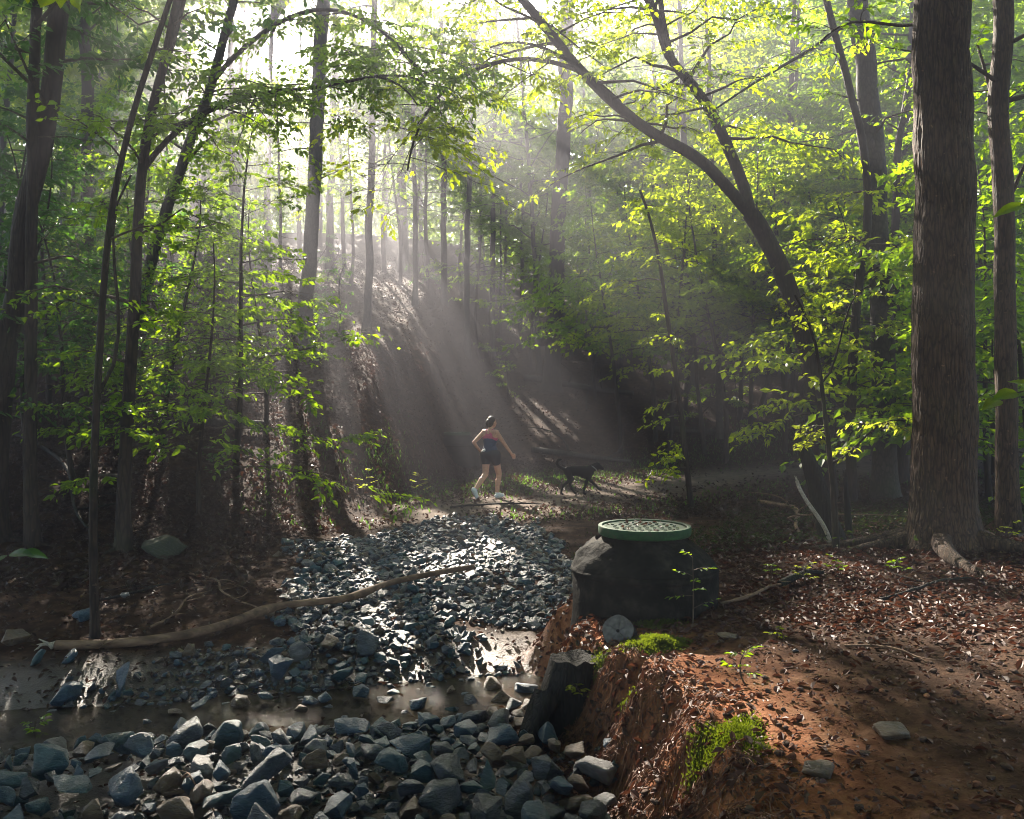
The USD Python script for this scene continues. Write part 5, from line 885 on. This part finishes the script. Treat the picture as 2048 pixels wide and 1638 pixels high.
T.part('shorts', blob([(bp(0, -.06, .92), .130, bp(0, .06, .92), .130), (hipL, .128, hipL * .62 + kL * .38, .090), (hipR, .128, hipR * .62 + kR * .38, .090)], .016, 4), 'shorts_black', True)
for a, t_, fw in ((aL, tL, unit(tL - aL)), (aR, tR, F_)):
    h_ = a - fw * .035 - np.array([0, 0, .05]) if fw is F_ else a - fw * .02 - F_ * .05
    p_ = T.part('shoe', blob([(a - [0, 0, .03] if fw is F_ else a + fw * .02, .046, h_, .042), (h_, .042, t_ + np.array([0, 0, .0]), .036), (a, .045, t_, .036), (t_, .036, t_ + fw * .05, .028)], .012, 4), 'shoe_white', True)
for sg in (1,):
    c = wrL + hl * .10 + F_ * .005; T2 = Thing('drink_bottle', 'small red and white bottle carried in the left hand of the runner', 'bottle', c)
    ax_ = unit(F_ * .8 - R_ * .5 + np.array([0, 0, .3])); T2.part('bottle_body', tube(np.array([c - ax_ * .08, c - ax_ * .075, c + ax_ * .05, c + ax_ * .07]), [.026, .031, .031, .018], 14), 'bottle_red', 50); T2.part('cap', tube(np.array([c + ax_ * .07, c + ax_ * .10]), [.017, .015], 12), 'cloth_white', 50)
# dog, walking right
o = px(1160, 988, 16.8); o[2] = float(H(o[0], o[1])); hd = math.radians(8); F_ = np.array([math.cos(hd), math.sin(hd), 0]); R_ = np.array([math.sin(hd), -math.cos(hd), 0])
W_ = .055
dogb = chain([bp(-.25, 0, .50), bp(-.08, 0, .50), bp(.08, 0, .485), bp(.20, 0, .49)], [.105, .105, .118, .108]) + [(bp(.10, 0, .43), .10, bp(.20, 0, .46), .095), (bp(.20, 0, .51), .095, bp(.31, 0, .585), .075), (bp(.31, 0, .585), .075, bp(.37, 0, .60), .080),
        (bp(.37, 0, .60), .076, bp(.43, 0, .575), .045), (bp(.43, 0, .575), .042, bp(.49, 0, .545), .030), (bp(.40, .045, .625), .022, bp(.37, .07, .55), .016), (bp(.40, -.045, .625), .022, bp(.37, -.07, .55), .016)]
def leg(pts, r): return chain(pts, r)
dogb += leg([bp(-.26, W_, .47), bp(-.22, W_, .33), bp(-.37, W_, .20), bp(-.42, W_, .05), bp(-.38, W_, .022)], [.075, .048, .026, .019, .023])
dogb += leg([bp(-.25, -W_, .47), bp(-.17, -W_, .33), bp(-.21, -W_, .20), bp(-.12, -W_, .06), bp(-.08, -W_, .022)], [.075, .048, .026, .019, .023])
dogb += leg([bp(.19, W_, .46), bp(.14, W_, .32), bp(.10, W_, .18), bp(.06, W_, .045), bp(.10, W_, .022)], [.062, .036, .025, .018, .023])
dogb += leg([bp(.20, -W_, .46), bp(.22, -W_, .31), bp(.34, -W_, .20), bp(.43, -W_, .10), bp(.47, -W_, .09)], [.062, .036, .025, .018, .021])
dogb += chain([bp(-.31, 0, .53), bp(-.38, 0, .56), bp(-.46, 0, .60), bp(-.50, 0, .67), bp(-.47, 0, .74), bp(-.41, 0, .745)], [.04, .030, .027, .026, .024, .016])
T = Thing('dog', 'black dog with curled tail and grey collar walking along the trail', 'dog', o)
T.part('body', blob(dogb, .015, 3), 'dog_fur', True)
a = np.arange(20) * 2 * np.pi / 20; cc = bp(.295, 0, .565); nx_ = unit(F_ * .6 + np.array([0, 0, .75])); e1 = R_; e2 = np.cross(nx_, e1)
T.part('collar', tube(np.array([cc + .082 * (e1 * np.cos(t) + e2 * np.sin(t)) for t in np.linspace(0, 2 * np.pi, 25)]), .011, 6), 'dog_collar', 50)
for sg in (-1, 1): T.part('eye', (sph(bp(.435, .030 * sg, .60), .010, 1), ICO[1][1]), 'dog_collar', True)
# ------------------------------------------------------------------ labels that single each thing out: what stands nearest, and how deep
MARKS = [('the left picture edge', -40), ('the slender arching tree', 265), ('the tall misty beech', 620), ('the thin misty trunk', 738), ('the runner', 980), ('the far broad trunk', 1110), ('the leafy sapling', 1350), ('the forked tree', 1540), ('the mossy footed trunk', 1745), ('the great oak', 1890), ('the right picture edge', 2090)]
SHORT = {'young leafy trees among the left trunks': 'young leafy shade tree', 'young leafy trees behind the forked tree': 'young bright green leafy tree', 'hazy young trees on the middle slope': 'hazy young slope tree', 'low shrubs on the slopes': 'low leafy shrub on the slope', 'tall slim trees in the misty forest': 'tall slim misty forest tree'}
NTH = ['', 'second ', 'third ', 'fourth ', 'fifth ', 'sixth ', 'seventh ', 'eighth ', 'ninth ', 'tenth ', 'eleventh ', 'twelfth ']
bins = {}
for p in stage.GetPrimAtPath('/World').GetChildren():
    g_ = p.GetCustomDataByKey('group')
    if g_ in SHORT:
        t_ = UsdGeom.XformCache().GetLocalToWorldTransform(p).ExtractTranslation(); a_ = t_[0] / t_[1] * FPX + 1024
        name_, at_ = min(MARKS, key=lambda m: abs(m[1] - a_))
        if -160 < a_ < 2210: bins.setdefault((g_, name_, '' if 'edge' in name_ else 'left' if a_ < at_ else 'right'), []).append((t_[1], p))
for (g_, name_, sd_), ps in bins.items():
    for k, (_, p) in enumerate(sorted(ps, key=lambda x: x[0])):
        rank_ = 'nearest the viewer' if k == 0 and len(ps) > 1 else f'{NTH[k]}one back' if len(ps) > 1 and k < 12 else ''
        edge_ = 'edge' in name_
        p.SetCustomDataByKey('label', ' '.join(f"{SHORT[g_]} {'close to' if edge_ else 'just ' + sd_ + ' of'} {name_}{',' if rank_ else ''} {rank_}".split()))
same = {}
for p in stage.GetPrimAtPath('/World').GetChildren():
    if p.GetName().startswith('stone'): same.setdefault(p.GetCustomDataByKey('label'), []).append(p)
for lab_, ps in same.items():
    if len(ps) > 1:
        def at_of(p): v_ = np.array(UsdGeom.Mesh(p).GetPointsAttr().Get()).mean(0); return v_[0] / v_[1]
        for k, p in enumerate(sorted(ps, key=at_of)): p.SetCustomDataByKey('label', lab_ + (', leftmost' if k == 0 else ', rightmost' if k == len(ps) - 1 else f', {NTH[k].strip()} from left' if k < 12 else f', {k + 1}th from left'))
